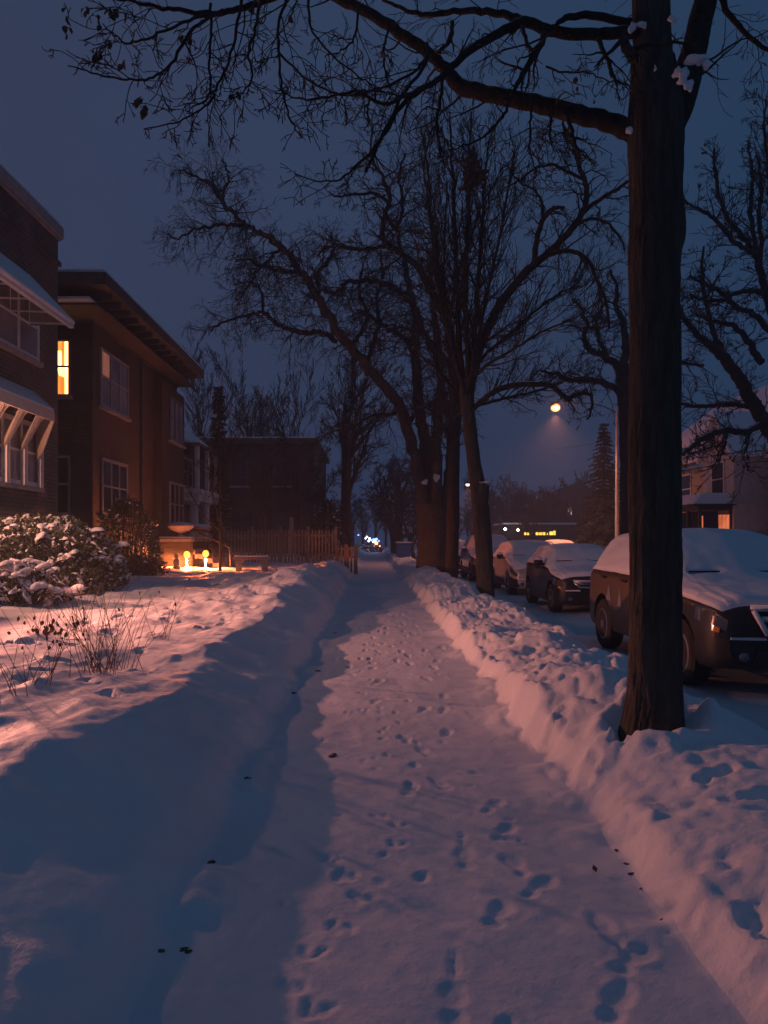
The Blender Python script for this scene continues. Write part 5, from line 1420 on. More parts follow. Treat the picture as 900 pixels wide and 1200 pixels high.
def build_yard():
    fence(); bench(); small_lamps()
    shrub('evergreen_shrub', 'large rounded evergreen shrub laden with snow under the slatted awning', (-6.35, 14.7), (1.55, 1.2, 1.35), 31, 10000, .095, 900, 15, (.022, .065), twigs=90)
    shrub('evergreen_shrub', 'small shrub weighed down by thick slabs of snow, closest to the garden edge', (-5.55, 12.3), (.62, .6, .62), 32, 2600, .06, 160, 16, (.03, .10), twigs=50)
    shrub('evergreen_shrub', 'unseen snowy evergreen shrub added beside the post lamp to shade the garden', (-6.15, 10.75), (.5, .45, 1.6), 36, 2500, .08, 200, 4, (.03, .08), twigs=40)  # out of view, added to shade the small shrub and the lower wall
    shrub('evergreen_shrub', 'tall dark evergreen bush with little snow against the red-brown wall', (-6.6, 20.6), (.95, .8, 1.95), 33, 5200, .085, 60, 0, (.02, .04), twigs=60)
    shrub('evergreen_shrub', 'dark bushy evergreen behind the picket fence near the sidewalk', (-2.2, 37.5), (1.0, 1.0, 2.6), 34, 3500, .14, 40, 0, (.06, .1), twigs=40)
    shrub('bare_shrub', 'low brown tangle of dry shrub at the foot of the tall evergreen bush', (-5.9, 19.6), (.7, .6, .55), 35, 500, .07, 14, 0, (.03, .06), mat='deadleaf', twigs=160)
    L = [('thicket of thin dry stalks rising in a fan, middle of the garden edge', 118, 782, 30, .95, .55), ('loose dry stalks bent over near the photo edge', 40, 800, 9, .6, .8), ('pair of arching dark stalks bowing to the path', 66, 790, 6, .62, .7),
         ('upright dry stalks standing apart behind the thicket', 142, 774, 16, .85, .45), ('sparse tall stalks toward the lit lawn', 190, 745, 7, .8, .7), ('short dry stalks low at the photo edge', 8, 815, 8, .5, .8), ('fine dry stalks in front of the big snowy shrub', 95, 740, 14, .8, .4), ('thin dry stalks beside the small snow-laden shrub', 55, 745, 9, .7, .5)]
    for i, (lb, px, py, n, h, sp) in enumerate(L): stems(lb, px, py, n, h, 200 + i, sp)
    # a collapsed, dark, snow-dusted plant between them
    x, y = g2(52, 745, .45); g = HZ(x, y)
    t = thing('dead_plant', 'dark collapsed plant clump throwing a shadow on the lit snow', 'plant', (x, y, g), 'dead stalks poking out of the garden snow')
    r = np.random.RandomState(8); sp = [np.array([x + r.normal(0, .14), y + r.normal(0, .08), g + abs(r.normal(.08, .06))]) for i in range(34)]
    a, b = leaf_quads(sp, r, .06); np_mesh('withered_leaves', a, b, M['deadleaf'], t)
    small_debris()
    # bin beside the sidewalk, far up
    Y = 50.0; x, _, z = P(473, 652, Y); g = HZ(x, Y)
    t = thing('recycling_bin', 'blue bin with a snowy lid standing by the sidewalk far up the street', 'bin', (x, Y, g))
    m = MB(); m.prism([(x - .42, Y, g), (x + .42, Y, g), (x + .5, Y, g + .95), (x - .5, Y, g + .95)], (0, .6, 0)); m.build('body', M['bluebin'], t, bevel=.03)
    m = MB(); m.box(x - .53, x + .53, Y - .04, Y + .65, g + .952, g + 1.02); m.build('lid', M['bluebin'], t, bevel=.02)
    m = MB(); m.box(x - .5, x + .5, Y, Y + .6, g + 1.023, g + 1.1); m.build('snow_cap', M['snow_soft'], t, bevel=.03)


build_yard()
# ------------------------------------------------------------------ cars under snow
def pchip(xk, yk, x):
    xk = np.asarray(xk, float); yk = np.asarray(yk, float); h = np.diff(xk); d = np.diff(yk) / h; n = len(xk); m = np.zeros(n)
    for i in range(1, n - 1):
        if d[i - 1] * d[i] > 0:
            w1 = 2 * h[i] + h[i - 1]; w2 = h[i] + 2 * h[i - 1]; m[i] = (w1 + w2) / (w1 / d[i - 1] + w2 / d[i])
    m[0] = d[0]; m[-1] = d[-1]
    i = np.clip(np.searchsorted(xk, x) - 1, 0, n - 2); t = (x - xk[i]) / h[i]
    return (2 * t ** 3 - 3 * t ** 2 + 1) * yk[i] + (t ** 3 - 2 * t ** 2 + t) * h[i] * m[i] + (-2 * t ** 3 + 3 * t ** 2) * yk[i + 1] + (t ** 3 - t ** 2) * h[i] * m[i + 1]


class Shell:
    """car skin: half sections along the length; section parameter t runs 0 (bottom middle) .. 8 (top middle)"""
    def __init__(s, st, bow=.12, W=.9, bowr=.08):
        s.st = np.array(st, float); s.bow = bow; s.W = W; s.L = s.st[-1, 0]; s.bowr = bowr
        pts = np.arange(9.0)
        for _ in range(2):
            q = [pts[0]]
            for a, b in zip(pts[:-1], pts[1:]): q += [a * .75 + b * .25, a * .25 + b * .75]
            pts = np.array(q + [pts[-1]])
        s.t = pts

    def section(s, y):
        zb, zl, zr, ws, wb, wr = [float(pchip(s.st[:, 0], s.st[:, k], np.array([y]))[0]) for k in (1, 2, 3, 4, 5, 6)]
        zm = zb + (zl - zb) * .55; wm = max(ws, wb) * 1.012
        c = np.array([(0, zb), (ws * .92, zb), (ws, zb + .07), (wm, zm), (wb * 1.005, zl - .10), (wb, zl), (wr * 1.02 + (wb - wr) * .04, zr - (zr - zl) * .10 - .015), (wr * .86, zr), (0, zr + .025)])
        for _ in range(2):
            q = [c[0]]
            for a, b in zip(c[:-1], c[1:]): q += [a * .75 + b * .25, a * .25 + b * .75]
            c = np.array(q + [c[-1]])
        return c

    def grid(s, ys, ts, mirror=False):
        """ys (n,) or (n,m); returns points (n,m,3) with x>0 half"""
        ts = np.asarray(ts, float); ys = np.asarray(ys, float)
        if ys.ndim == 1: ys = np.repeat(ys[:, None], len(ts), 1)
        out = np.zeros(ys.shape + (3,))
        cache = {}
        for i in range(ys.shape[0]):
            for j in range(ys.shape[1]):
                y = round(min(max(ys[i, j], 0), s.L), 4)
                if y not in cache: cache[y] = s.section(y)
                c = cache[y]; tt = abs(ts[j]) if not mirror else ts[j]
                if ts[j] > 8: tt = 16 - ts[j]
                x = np.interp(tt, s.t, c[:, 0]); z = np.interp(tt, s.t, c[:, 1])
                if ts[j] > 8: x = -x
                yy = y + s.bow * (x / s.W) ** 2 * math.exp(-y / .38) - s.bowr * (x / s.W) ** 2 * math.exp(-(s.L - y) / .35)
                out[i, j] = (x, yy, z)
        return out

    def normals(s, G):
        du = np.gradient(G, axis=0); dv = np.gradient(G, axis=1); n = np.cross(dv, du)
        n /= np.linalg.norm(n, axis=2, keepdims=True) + 1e-9
        return n


def patch(sh, name, ys, ts, off, mat, parent, flip=False, smooth=True, thick=0):
    G = sh.grid(ys, ts); n = sh.normals(G)
    c = G.reshape(-1, 3).mean(0); ctr = np.array([0, c[1], .5 * (G[..., 2].min() + .2)])
    if np.sum(n * (G - ctr)) < 0: n = -n
    off = off if hasattr(off, 'shape') else np.full(G.shape[:2], off)
    V = G + n * off[..., None]
    if flip: V = V * np.array([-1, 1, 1])
    Fq = grid_faces(*G.shape[:2])
    return np_mesh(name, V.reshape(-1, 3), Fq, mat, parent, smooth, local=True)


def car(name, label, x, y, z, spec, seed, group='cars parked along the kerb', rz=0.0, detail=1):
    """front at local y=0 looking to -y"""
    L, Wd, Hh = spec['L'], spec['W'] / 2, spec['H']; hood, belt, gc = spec['hood'], spec['belt'], spec.get('gc', .22)
    hy, ws, rf, rb = spec['hood_y'], spec['ws_y'], spec['roof_f'], spec['roof_r']
    t = thing(name, label, 'car', (x, y, z), group, rz)
    wr = Wd * .70
    nose = spec.get('nose', hood - .12)
    st = [(0, gc + .10, nose - .10, nose - .04, Wd * .80, Wd * .76, Wd * .62), (.10, gc + .02, nose, nose + .07, Wd * .93, Wd * .90, Wd * .70), (.40, gc, hood - .07, hood + .0, Wd * .98, Wd * .965, Wd * .76), (hy * .8, gc, hood - .02, hood + .06, Wd * .99, Wd * .985, Wd * .78),
          (hy, gc, belt, belt + .09, Wd * .99, Wd * .985, Wd * .78), (hy + .12, gc, belt + .01, belt + .15, Wd * .99, Wd * .985, Wd * .775), ((hy + ws) / 2 + .05, gc, belt + .02, belt + (Hh - belt) * .62, Wd * .99, Wd * .985, wr * 1.03), (ws, gc, belt + .02, Hh - .06, Wd * .99, Wd * .985, wr), (rf, gc, belt + .03, Hh, Wd * .99, Wd * .98, wr),
          (rb, gc, belt + .05, Hh - .02, Wd * .98, Wd * .97, wr * .98)]
    if spec.get('trunk'):
        st += [(rb + .5, gc, belt + .03, belt + .22, Wd * .97, Wd * .95, wr * 1.0), (L - .15, gc + .02, belt - .02, belt + .06, Wd * .93, Wd * .9, wr), (L, gc + .08, belt - .16, belt - .08, Wd * .85, Wd * .8, wr * .9)]
    else:
        st += [(L - .38, gc, belt + .06, Hh - .12, Wd * .97, Wd * .95, wr * .95), (L - .08, gc + .03, belt + .02, belt + .16, Wd * .92, Wd * .9, wr * .93), (L, gc + .1, belt - .15, belt - .05, Wd * .86, Wd * .82, wr * .85)]
    sh = Shell(st, spec.get('bow', .14), Wd)
    # body, closed, with wheel arches cut out
    ny = 84 if detail else 48
    ys = np.concatenate([np.linspace(0, .14, 6)[:-1], np.linspace(.14, L - .1, ny), np.linspace(L - .1, L, 4)[1:]])
    G = sh.grid(ys, sh.t); n1 = G.shape[1]
    left = G[:, 1:-1][:, ::-1] * np.array([-1, 1, 1]); ring = np.concatenate([G, left], 1); k = ring.shape[1]
    V = ring.reshape(-1, 3); m = MB(); m.v = [tuple(p) for p in V]
    for i in range(len(ys) - 1):
        for j in range(k):
            j2 = (j + 1) % k; m.face((i * k + j, (i + 1) * k + j, (i + 1) * k + j2, i * k + j2))
    m.face([j for j in range(k)]); m.face([(len(ys) - 1) * k + j for j in range(k)][::-1])
    body = m.build('body', spec['paint'], t, smooth=True, local=True)
    rw = spec.get('rw', .34); fy, ry = spec['fy'], spec['ry']
    cut = MB()
    for yy in (fy, ry):
        for sg in (-1, 1):
            cut.lathe([(rw + .075, sg * (Wd - .24)), (rw + .075, sg * (Wd + .15))] if sg > 0 else [(rw + .075, sg * (Wd + .15)), (rw + .075, sg * (Wd - .24))], (0, yy, rw + .01), 28, 'x')
    co = cut.build('wheel_cutter', spec['paint'], None)
    bm = bmesh.new(); bm.from_mesh(body.data); bmesh.ops.recalc_face_normals(bm, faces=bm.faces); bm.to_mesh(body.data); bm.free()
    bm = bmesh.new(); bm.from_mesh(co.data); bmesh.ops.recalc_face_normals(bm, faces=bm.faces); bm.to_mesh(co.data); bm.free()
    bo = body.modifiers.new('arch', 'BOOLEAN'); bo.operation = 'DIFFERENCE'; bo.object = co; bo.solver = 'EXACT'
    co.parent = None; body_w = body.matrix_world.copy()
    body.parent = None; bpy.context.view_layer.update()
    dg = bpy.context.evaluated_depsgraph_get(); me = bpy.data.meshes.new_from_object(body.evaluated_get(dg)); body.modifiers.clear(); body.data = me
    body.parent = t
    bpy.data.objects.remove(co)
    for p_ in me.polygons: p_.use_smooth = True
    eg = body.modifiers.new('edges', 'EDGE_SPLIT'); eg.split_angle = R(40)
    # wheels
    for yy in (fy, ry):
        for sg in (-1, 1):
            w = MB(); c = (sg * (Wd - .12), yy, rw)
            w.lathe([(rw * .62, -.10), (rw * .9, -.115), (rw, -.085), (rw, .085), (rw * .9, .115), (rw * .62, .10)], c, 30, 'x')
            wo = w.build('wheel', M['rubber'], t, smooth=False, local=True)
            q = MB(); xo = sg * .085
            q.lathe([(rw * .63, xo - .015), (rw * .63, xo + .015), (rw * .56, xo + .02), (rw * .55, xo - .01)] if sg > 0 else [(rw * .55, xo + .01), (rw * .56, xo - .02), (rw * .63, xo - .015), (rw * .63, xo + .015)], c, 30, 'x')
            for s5 in range(5):
                a = 2 * PI * s5 / 5 + .3; u = (math.cos(a), math.sin(a)); v = (-u[1], u[0])
                pr = [(c[0] + xo + sg * .012, c[1] + u[0] * r_ + v[0] * h_, c[2] + u[1] * r_ + v[1] * h_) for r_, h_ in ((.03, -.05), (rw * .6, -.028), (rw * .6, .028), (.03, .05))]
                q.prism(pr if sg > 0 else pr[::-1], (-sg * .03, 0, 0))
            q.lathe([(.065, xo - .01), (.06, xo + .02), (.02, xo + .024)] if sg > 0 else [(.02, xo - .024), (.06, xo - .02), (.065, xo + .01)], c, 14, 'x')
            q.build('rim', M['alloy'], wo, local=True)
            q = MB(); q.lathe([(rw * .6, xo - sg * .05), (rw * .6, xo - sg * .045)] if sg > 0 else [(rw * .6, xo + .045), (rw * .6, xo + .05)], c, 20, 'x'); q.build('brake_disc', M['plastic'], wo, local=True)
    # glass
    for fl in (False, True):
        yt = np.linspace(0, 1, 12); ts = np.linspace(5.22, 5.98, 6)
        def slant(a0, a1, b0, b1):
            f = (ts - 5.22) / .76
            return (a0 + (a1 - a0) * f)[None] * (1 - yt[:, None]) + (b0 + (b1 - b0) * f)[None] * yt[:, None]
        mid = (rf + rb) / 2 - .12
        patch(sh, 'side_window', slant(hy + .42, ws - .02, mid - .05, mid - .05), ts, .004, M['carglass'], t, fl)
        end = L - .55 if not spec.get('trunk') else rb + .12
        patch(sh, 'side_window', slant(mid + .05, mid + .05, end, end - .22), ts, .004, M['carglass'], t, fl)
    patch(sh, 'windshield', np.linspace(hy + .16, ws - .05, 10), np.linspace(6.7, 9.3, 16), .004, M['carglass'], t)
    # lamps, grille, bumper trim
    for fl in (False, True):
        patch(sh, 'headlight', np.linspace(.03, .50, 8), np.linspace(3.55, 4.55, 6), .006, M['lens'], t, fl)
        patch(sh, 'turn_signal', np.linspace(.06, .13, 4), np.linspace(3.3, 3.6, 3), .012, M['amber'], t, fl)
        patch(sh, 'tail_light', np.linspace(L - .30, L - .06, 6), np.linspace(4.0, 5.4, 6), .006, M['tail'], t, fl)
        patch(sh, 'sill_trim', np.linspace(fy + rw + .1, ry - rw - .1, 10), np.linspace(1.6, 2.5, 4), .012, M['plastic'], t, fl)
        patch(sh, 'bumper_corner', np.linspace(.0, fy - rw - .09, 8), np.linspace(1.2, 3.0, 6), .010, M['plastic'], t, fl)
        for yy in (mid - .30, mid + .62):
            G = sh.grid(np.array([yy, yy + .2]), np.array([4.45])); sx = -1 if fl else 1
            m = MB(); a, b = G[0, 0], G[1, 0]; m.tube([(sx * (a[0] + .005), a[1], a[2]), (sx * (a[0] + .04), a[1] + .03, a[2]), (sx * (b[0] + .04), b[1] - .03, b[2]), (sx * (b[0] + .005), b[1], b[2])], .014, 6); m.build('door_handle', spec['paint'], t, smooth=True, local=True)
        G = sh.grid(np.array([hy + .42]), np.array([5.1])); p = G[0, 0]; sx = -1 if fl else 1
        m = MB(); m.tube([(sx * (p[0] - .02), p[1], p[2]), (sx * (p[0] + .1), p[1] - .02, p[2] + .03)], .03, 8); m.ball((sx * (p[0] + .17), p[1] - .04, p[2] + .07), .11, .07, .085, 12, 8)
        m.build('mirror', M['plastic'], t, smooth=True, local=True)
        m = MB(); m.ball((sx * (p[0] + .17), p[1] - .03, p[2] + .14), .10, .075, .05, 12, 8, .05); m.build('mirror_snow', M['snow_soft'], t, smooth=True, local=True)
    fx = lambda xx: sh.bow * (xx / Wd) ** 2
    def front_panel(nm, outline, mat, d=.02, depth=.04):
        m = MB(); pts = [(xx, fx(xx) - d, zz) for xx, zz in outline]; m.prism(pts, (0, depth, 0)); return m.build(nm, mat, t, local=True)
    g = spec['grille']       # (half top, half bottom, z bottom, z top)
    gt, gb, z0, z1 = g
    front_panel('grille', [(-gb, z0), (0, z0 - .005), (gb, z0), (gt, z1), (0, z1 + .01), (-gt, z1)], M['plastic'], .020)
    m = MB()
    m.tube([(-gt, fx(gt) - .035, z1), (-gb, fx(gb) - .035, z0), (-gb * .5, fx(gb * .5) - .035, z0 - .004), (gb * .5, fx(gb * .5) - .035, z0 - .004), (gb, fx(gb) - .035, z0), (gt, fx(gt) - .035, z1)], .022, 8)
    m.tube([(-gt, fx(gt) - .035, z1), (-gt * .5, fx(gt * .5) - .035, z1 + .008), (gt * .5, fx(gt * .5) - .035, z1 + .008), (gt, fx(gt) - .035, z1)], .02, 8)
    zc = (z0 + z1) / 2 + .02; gm = (gt + gb) / 2 - .01
    m.tube([(-gm, fx(gm) - .03, zc), (0, -.03, zc), (gm, fx(gm) - .03, zc)], .022 if spec.get('bar') else .008, 6)
    m.build('grille_frame', M['chrome'], t, smooth=True, local=True)
    m = MB()
    m.hexa([(-gt, fx(gt) - .06, z1 + .005), (gt, fx(gt) - .06, z1 + .005), (gt, fx(gt) + .02, z1 + .005), (-gt, fx(gt) + .02, z1 + .005), (-gt, fx(gt) - .05, z1 + .04), (gt, fx(gt) - .05, z1 + .04), (gt, fx(gt) + .02, z1 + .05), (-gt, fx(gt) + .02, z1 + .05)])
    if spec.get('bar'):
        m.tube([(-gm, fx(gm) - .045, zc + .02), (0, -.045, zc + .02), (gm, fx(gm) - .045, zc + .02)], .024, 6)
        for sg in (-1, 1): m.tube([(sg * gt, fx(gt) - .055, z1), (sg * (gb + .01), fx(gb) - .055, z0)], .026, 6)
        m.tube([(-gb, fx(gb) - .055, z0), (0, -.055, z0), (gb, fx(gb) - .055, z0)], .028, 6)
    m.build('grille_snow', M['snow_soft'], t, smooth=True, local=True)
    lo = spec.get('low', (.62, gc + .10, gc + .26))
    front_panel('air_intake', [(-lo[0] * .8, lo[1]), (lo[0] * .8, lo[1]), (lo[0] * .72, lo[2]), (-lo[0] * .72, lo[2])], M['plastic'], .012)
    if spec.get('plate'):
        front_panel('number_plate', [(-.16, lo[2] + .03), (.16, lo[2] + .03), (.16, lo[2] + .14), (-.16, lo[2] + .14)], M['white'], .04)
    for fl in (-1, 1):
        m = MB(); xx = fl * Wd * .66; m.lathe([(.055, fx(xx) - .02), (.06, fx(xx) + .02)], (0, 0, 0), 12); 
        m = MB(); m.ball((xx, fx(xx) + .03, lo[1] + .09), .065, .06, .055, 12, 8); m.build('fog_lamp', M['lens'], t, smooth=True, local=True)
        m = MB(); a, b = sorted((fl * Wd * .45, fl * Wd * .80)); m.hexa([(a, fx(a) - .015, lo[2] + .10), (b, fx(b) - .015, lo[2] + .10), (b, fx(b) + .05, lo[2] + .10), (a, fx(a) + .05, lo[2] + .10), (a, fx(a) - .01, lo[2] + .122), (b, fx(b) - .01, lo[2] + .122), (b, fx(b) + .05, lo[2] + .13), (a, fx(a) + .05, lo[2] + .13)])
        m.build('bumper_snow', M['snow_soft'], t, local=True)
    # snow lying on hood, windshield, roof and plastered on the windows
    ts = np.linspace(4.9, 11.1, 66); ys = np.linspace(.05, L - .06, 130); T_, Y_ = np.meshgrid(ts, ys)
    G = sh.grid(ys, ts); nn = sh.normals(G); flipn = -1 if nn[65, 33, 2] < 0 else 1; nz = nn[..., 2] * flipn
    e = np.minimum(np.minimum(T_ - 4.9, 11.1 - T_) / .14, np.minimum(Y_ - .05, L - .06 - Y_) / .08)
    sd = seed * 3.7
    thick = .012 + .052 * np.clip(nz, 0, 1) ** 1.2 + .010 * fbm(T_ * 1.7 + sd, Y_ * 2.2, 3)
    side = ((T_ < 6.3) | (T_ > 9.7)) & (Y_ > hy + .2)
    thick = np.where(side, .012 + .018 * fbm(T_ * 2.0 + sd, Y_ * 1.5 + sd, 3) + spec.get('side_snow', 0), thick)
    thick = thick * sstep(0, 1, np.clip(e, 0, 1)) - .012 * (1 - sstep(0, .8, np.clip(e, 0, 1)))
    # two dark slots where the wipers keep the cowl clear
    for c0, c1 in ((6.75, 7.75), (8.55, 9.35)):
        cw = np.exp(-((Y_ - (hy + .085)) / .028) ** 2) * sstep(c0 - .15, c0 + .1, T_) * (1 - sstep(c1 - .1, c1 + .15, T_))
        thick = thick - .09 * cw
    lamp = ((T_ < 5.6) | (T_ > 10.4)) & (Y_ < .5)
    thick = np.where(lamp, thick * .6, thick)
    V = G + nn * flipn * thick[..., None]
    np_mesh('snow_cover', V.reshape(-1, 3), grid_faces(len(ys), len(ts)), M['snow_soft'], t, True, local=True)
    for c0 in (-.30, .28):
        G = sh.grid(np.array([hy + .08]), np.array([8 - abs(c0) * 2 if c0 > 0 else 8 + abs(c0) * 2])); p = G[0, 0]
        m = MB(); m.tube([(p[0] - .28, p[1] + .02, p[2] + .03), (p[0] + .28, p[1] - .01, p[2] + .035)], .009, 6); m.build('wiper', M['plastic'], t, local=True)
    if spec.get('door_marks'):  # pale blue triangles laid over the door
        for nm, yy, tt, s_ in (('door_triangle', 3.45, 3.5, .17), ('door_triangle', 2.95, 3.35, .12)):
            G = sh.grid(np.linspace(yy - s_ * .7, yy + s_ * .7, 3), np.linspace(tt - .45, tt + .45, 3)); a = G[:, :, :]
            m = MB(); f = lambda p: (-(p[0] + .006), p[1], p[2]); m.poly([f(a[0, 0]), f(a[2, 0]), f(a[1, 2])]); o = m.build(nm, M['door_marks'], t, local=True)
    return t


M['tail'] = plain('tail_lamp', (.25, .012, .01), .15, coat=1)
M['door_marks'] = plain('pale_blue_mark', (.10, .17, .23), .5, vary=.1)
PAINT_GREY = plain('grey_brown_paint', (.024, .025, .026), .5, .2, vary=.2, coat=.15)
PAINT_DARK = plain('dark_teal_paint', (.018, .024, .027), .45, .2, vary=.15, coat=.2)
PAINT_SILVER = plain('silver_paint', (.42, .43, .45), .4, .3, vary=.06, coat=.6)
PAINT_BLACK = plain('black_paint', (.012, .012, .014), .3, .3, vary=.1, coat=.6)
PAINT_BLUE = plain('blue_grey_paint', (.05, .065, .09), .3, .5, vary=.1, coat=.6)
SUV = dict(L=4.75, W=1.86, H=1.66, hood=1.02, belt=1.06, hood_y=1.22, ws_y=1.98, roof_f=2.45, roof_r=3.75, fy=.92, ry=3.78, rw=.36, gc=.27, grille=(.56, .42, .66, .90), bar=True, paint=PAINT_GREY, side_snow=.012, door_marks=True, low=(.7, .34, .50))
MINI = dict(L=3.85, W=1.70, H=1.42, hood=.88, belt=.95, hood_y=1.0, ws_y=1.55, roof_f=1.9, roof_r=3.0, fy=.78, ry=3.22, rw=.31, gc=.18, grille=(.52, .40, .585, .69), paint=PAINT_DARK, side_snow=.008, plate=True, low=(.60, .24, .40))
HATCH = dict(L=4.25, W=1.74, H=1.50, hood=.93, belt=.97, hood_y=1.0, ws_y=1.80, roof_f=2.2, roof_r=3.2, fy=.88, ry=3.45, rw=.32, gc=.18, grille=(.36, .28, .42, .60), paint=PAINT_SILVER, side_snow=.012, low=(.5, .24, .36), nose=.74)
SEDAN = dict(L=4.6, W=1.78, H=1.46, hood=.92, belt=.98, hood_y=1.15, ws_y=1.80, roof_f=2.2, roof_r=3.0, trunk=True, fy=.9, ry=3.6, rw=.32, gc=.18, grille=(.5, .45, .58, .72), paint=PAINT_BLACK, side_snow=.01, low=(.6, .24, .38))
WAGON = dict(L=4.6, W=1.84, H=1.72, hood=1.02, belt=1.06, hood_y=1.15, ws_y=1.85, roof_f=2.3, roof_r=3.7, fy=.9, ry=3.65, rw=.35, gc=.25, grille=(.5, .44, .62, .84), bar=True, paint=PAINT_BLUE, side_snow=.01, low=(.6, .32, .46))


def build_cars():
    ZR = -.10
    spots = [('parked_car', 'large snow-capped sport utility car partly behind the big trunk, closest of the parked cars', 3.38, 7.55, SUV, 1, 0),
             ('parked_car', 'small dark rounded hatchback under smooth snow with a wide low grille slot', 3.93, 16.2, MINI, 1, 0),
             ('parked_car', 'silver hatchback with snow on its windshield, between the dark hatchback and the leaning trunk', 3.95, 21.6, HATCH, 1, 0),
             ('parked_car', 'tall blue-grey sport utility car behind the leaning trunk, roof white with snow', 3.75, 28.6, WAGON, 0, 0),
             ('parked_car', 'black car showing between the leaning trunk and the straight trunk', 3.75, 35.5, SEDAN, 0, 0),
             ('parked_car', 'silver car farthest along the near kerb, a sliver of snowy roof', 3.8, 42.0, HATCH, 0, 0)]
    for i, (nm, lb, xs, y, sp, det, rz) in enumerate(spots):
        car(nm, lb, xs + sp['W'] / 2, y, ZR + .0, sp, i + 1, detail=det)
    car('parked_car', 'car across the street with a white snowy roof and dark rear window', 10.6, 33.0, ZR, dict(SEDAN, H=1.62), 9, 'cars parked along the far kerb', PI, 0)
    car('parked_car', 'low snow-covered car on the far side of the street, mostly behind the dark hatchback', 10.5, 46.0, ZR, dict(HATCH), 11, 'cars parked along the far kerb', PI, 0)


build_cars()
# ------------------------------------------------------------------ lamps and poles
YARD = (-6.2, 9.8, 1.95)
YARD_P = 1480


def build_yard_lamp():
    x, y, z = YARD; g = HZ(x, y)
    t = thing('yard_lamp', 'black post lamp in the garden beside the front brick house', 'lamp', (x, y, g))
    m = MB(); m.tube([(x, y, g - .1), (x, y, g + .12), (x, y, z - .19)], [.06, .04, .035], 10); m.lathe([(.02, z - .20), (.12, z - .15), (.155, z - .105), (.02, z - .10)], (x, y, 0), 24)  # dish under the bulb added to hold lamplight off the nearest lawn
    m.build('post', M['iron'], t)
    m = MB(); m.lathe([(.02, z + .06), (.33, z + .05), (.338, z - .022), (.345, z - .022), (.345, z + .06), (.30, z + .10), (.06, z + .22), (.01, z + .26)], (x, y, 0), 28)
    m.build('hood', M['iron'], t)
    m = MB()
    for k in range(3):
        a = R(200 + 120 * k); m.tube([(x + .13 * math.cos(a), y + .13 * math.sin(a), z - .22), (x + .15 * math.cos(a), y + .15 * math.sin(a), z + .06)], .006, 5)
    m.build('cage', M['iron'], t)
    point('yard_lamp_bulb', (x, y, z), YARD_P, (1, .33, .23), .035)


def wall_lantern():
    x, y, z = -7.05, 12.0, 3.0
    t = thing('wall_lantern', 'small iron wall lantern under the lower slatted awning', 'lamp', (x, y, z))
    m = MB(); m.box(-7.296, -7.27, y - .06, y + .06, z - .15, z + .15); m.tube([(-7.28, y, z + .1), (-7.15, y, z + .2), (x, y, z + .14)], .012, 6); m.build('bracket', M['iron'], t)
    m = MB(); m.lathe([(.09, z + .10), (.08, z + .13), (.01, z + .17)], (x, y, 0), 10); m.build('hood', M['iron'], t)
    m = MB(); m.lathe([(.01, z - .16), (.06, z - .14), (.065, z - .11), (.01, z - .10)], (x, y, 0), 10); m.build('base', M['iron'], t)
    point('wall_lantern_bulb', (x, y, z), 420, (1, .40, .25), .05)


def street_lamp(label, px_pole, px_head, py_head, Y, r=.2, strength=2.2, col=(1, .42, .2), spot=0):
    x = P(px_pole, 0, Y)[0]; hx, _, hz = P(px_head, py_head, Y); g = HZ(x, Y) if Y < 170 else 0
    t = thing('street_lamp', label, 'street lamp', (x, Y, g), 'street lamps along the far kerb')
    m = MB(); m.lathe([(.2, g - .1), (.2, g + .15), (.12, g + .3), (.10, hz * .5), (.075, hz - .1)], (x, Y, 0), 14); m.build('pole', M['metal'], t, smooth=True)
    m = MB(); m.tube([tuple(q) for q in crom([(x, Y, hz - .3), (x + (hx - x) * .3, Y, hz + .18), (x + (hx - x) * .75, Y, hz + .3), (hx, Y, hz + .26)], 10)], np.linspace(.035, .025, 10), 8); m.build('arm', M['iron'], t, smooth=True)
    m = MB(); m.lathe([(.10, hz + .36), (.26, hz + .27), (.30, hz + .15), (.27, hz + .12)][::-1], (hx, Y, 0), 16); m.build('lamp_head', M['iron'], t, smooth=True)
    m = MB(); m.ball((hx, Y, hz), r, r, r * .8, 16, 10); m.build('lens', emit('street_lamp_lens', col, strength), t, smooth=True)
    if spot:
        d = bpy.data.lights.new('street_lamp_bulb', 'SPOT'); d.energy = spot; d.color = (1, .30, .15); d.spot_size = R(130); d.spot_blend = 1.0; d.shadow_soft_size = .12
        o = bpy.data.objects.new('street_lamp_bulb', d); COL.objects.link(o); o.location = (hx, Y, hz - r * .8 - .16)


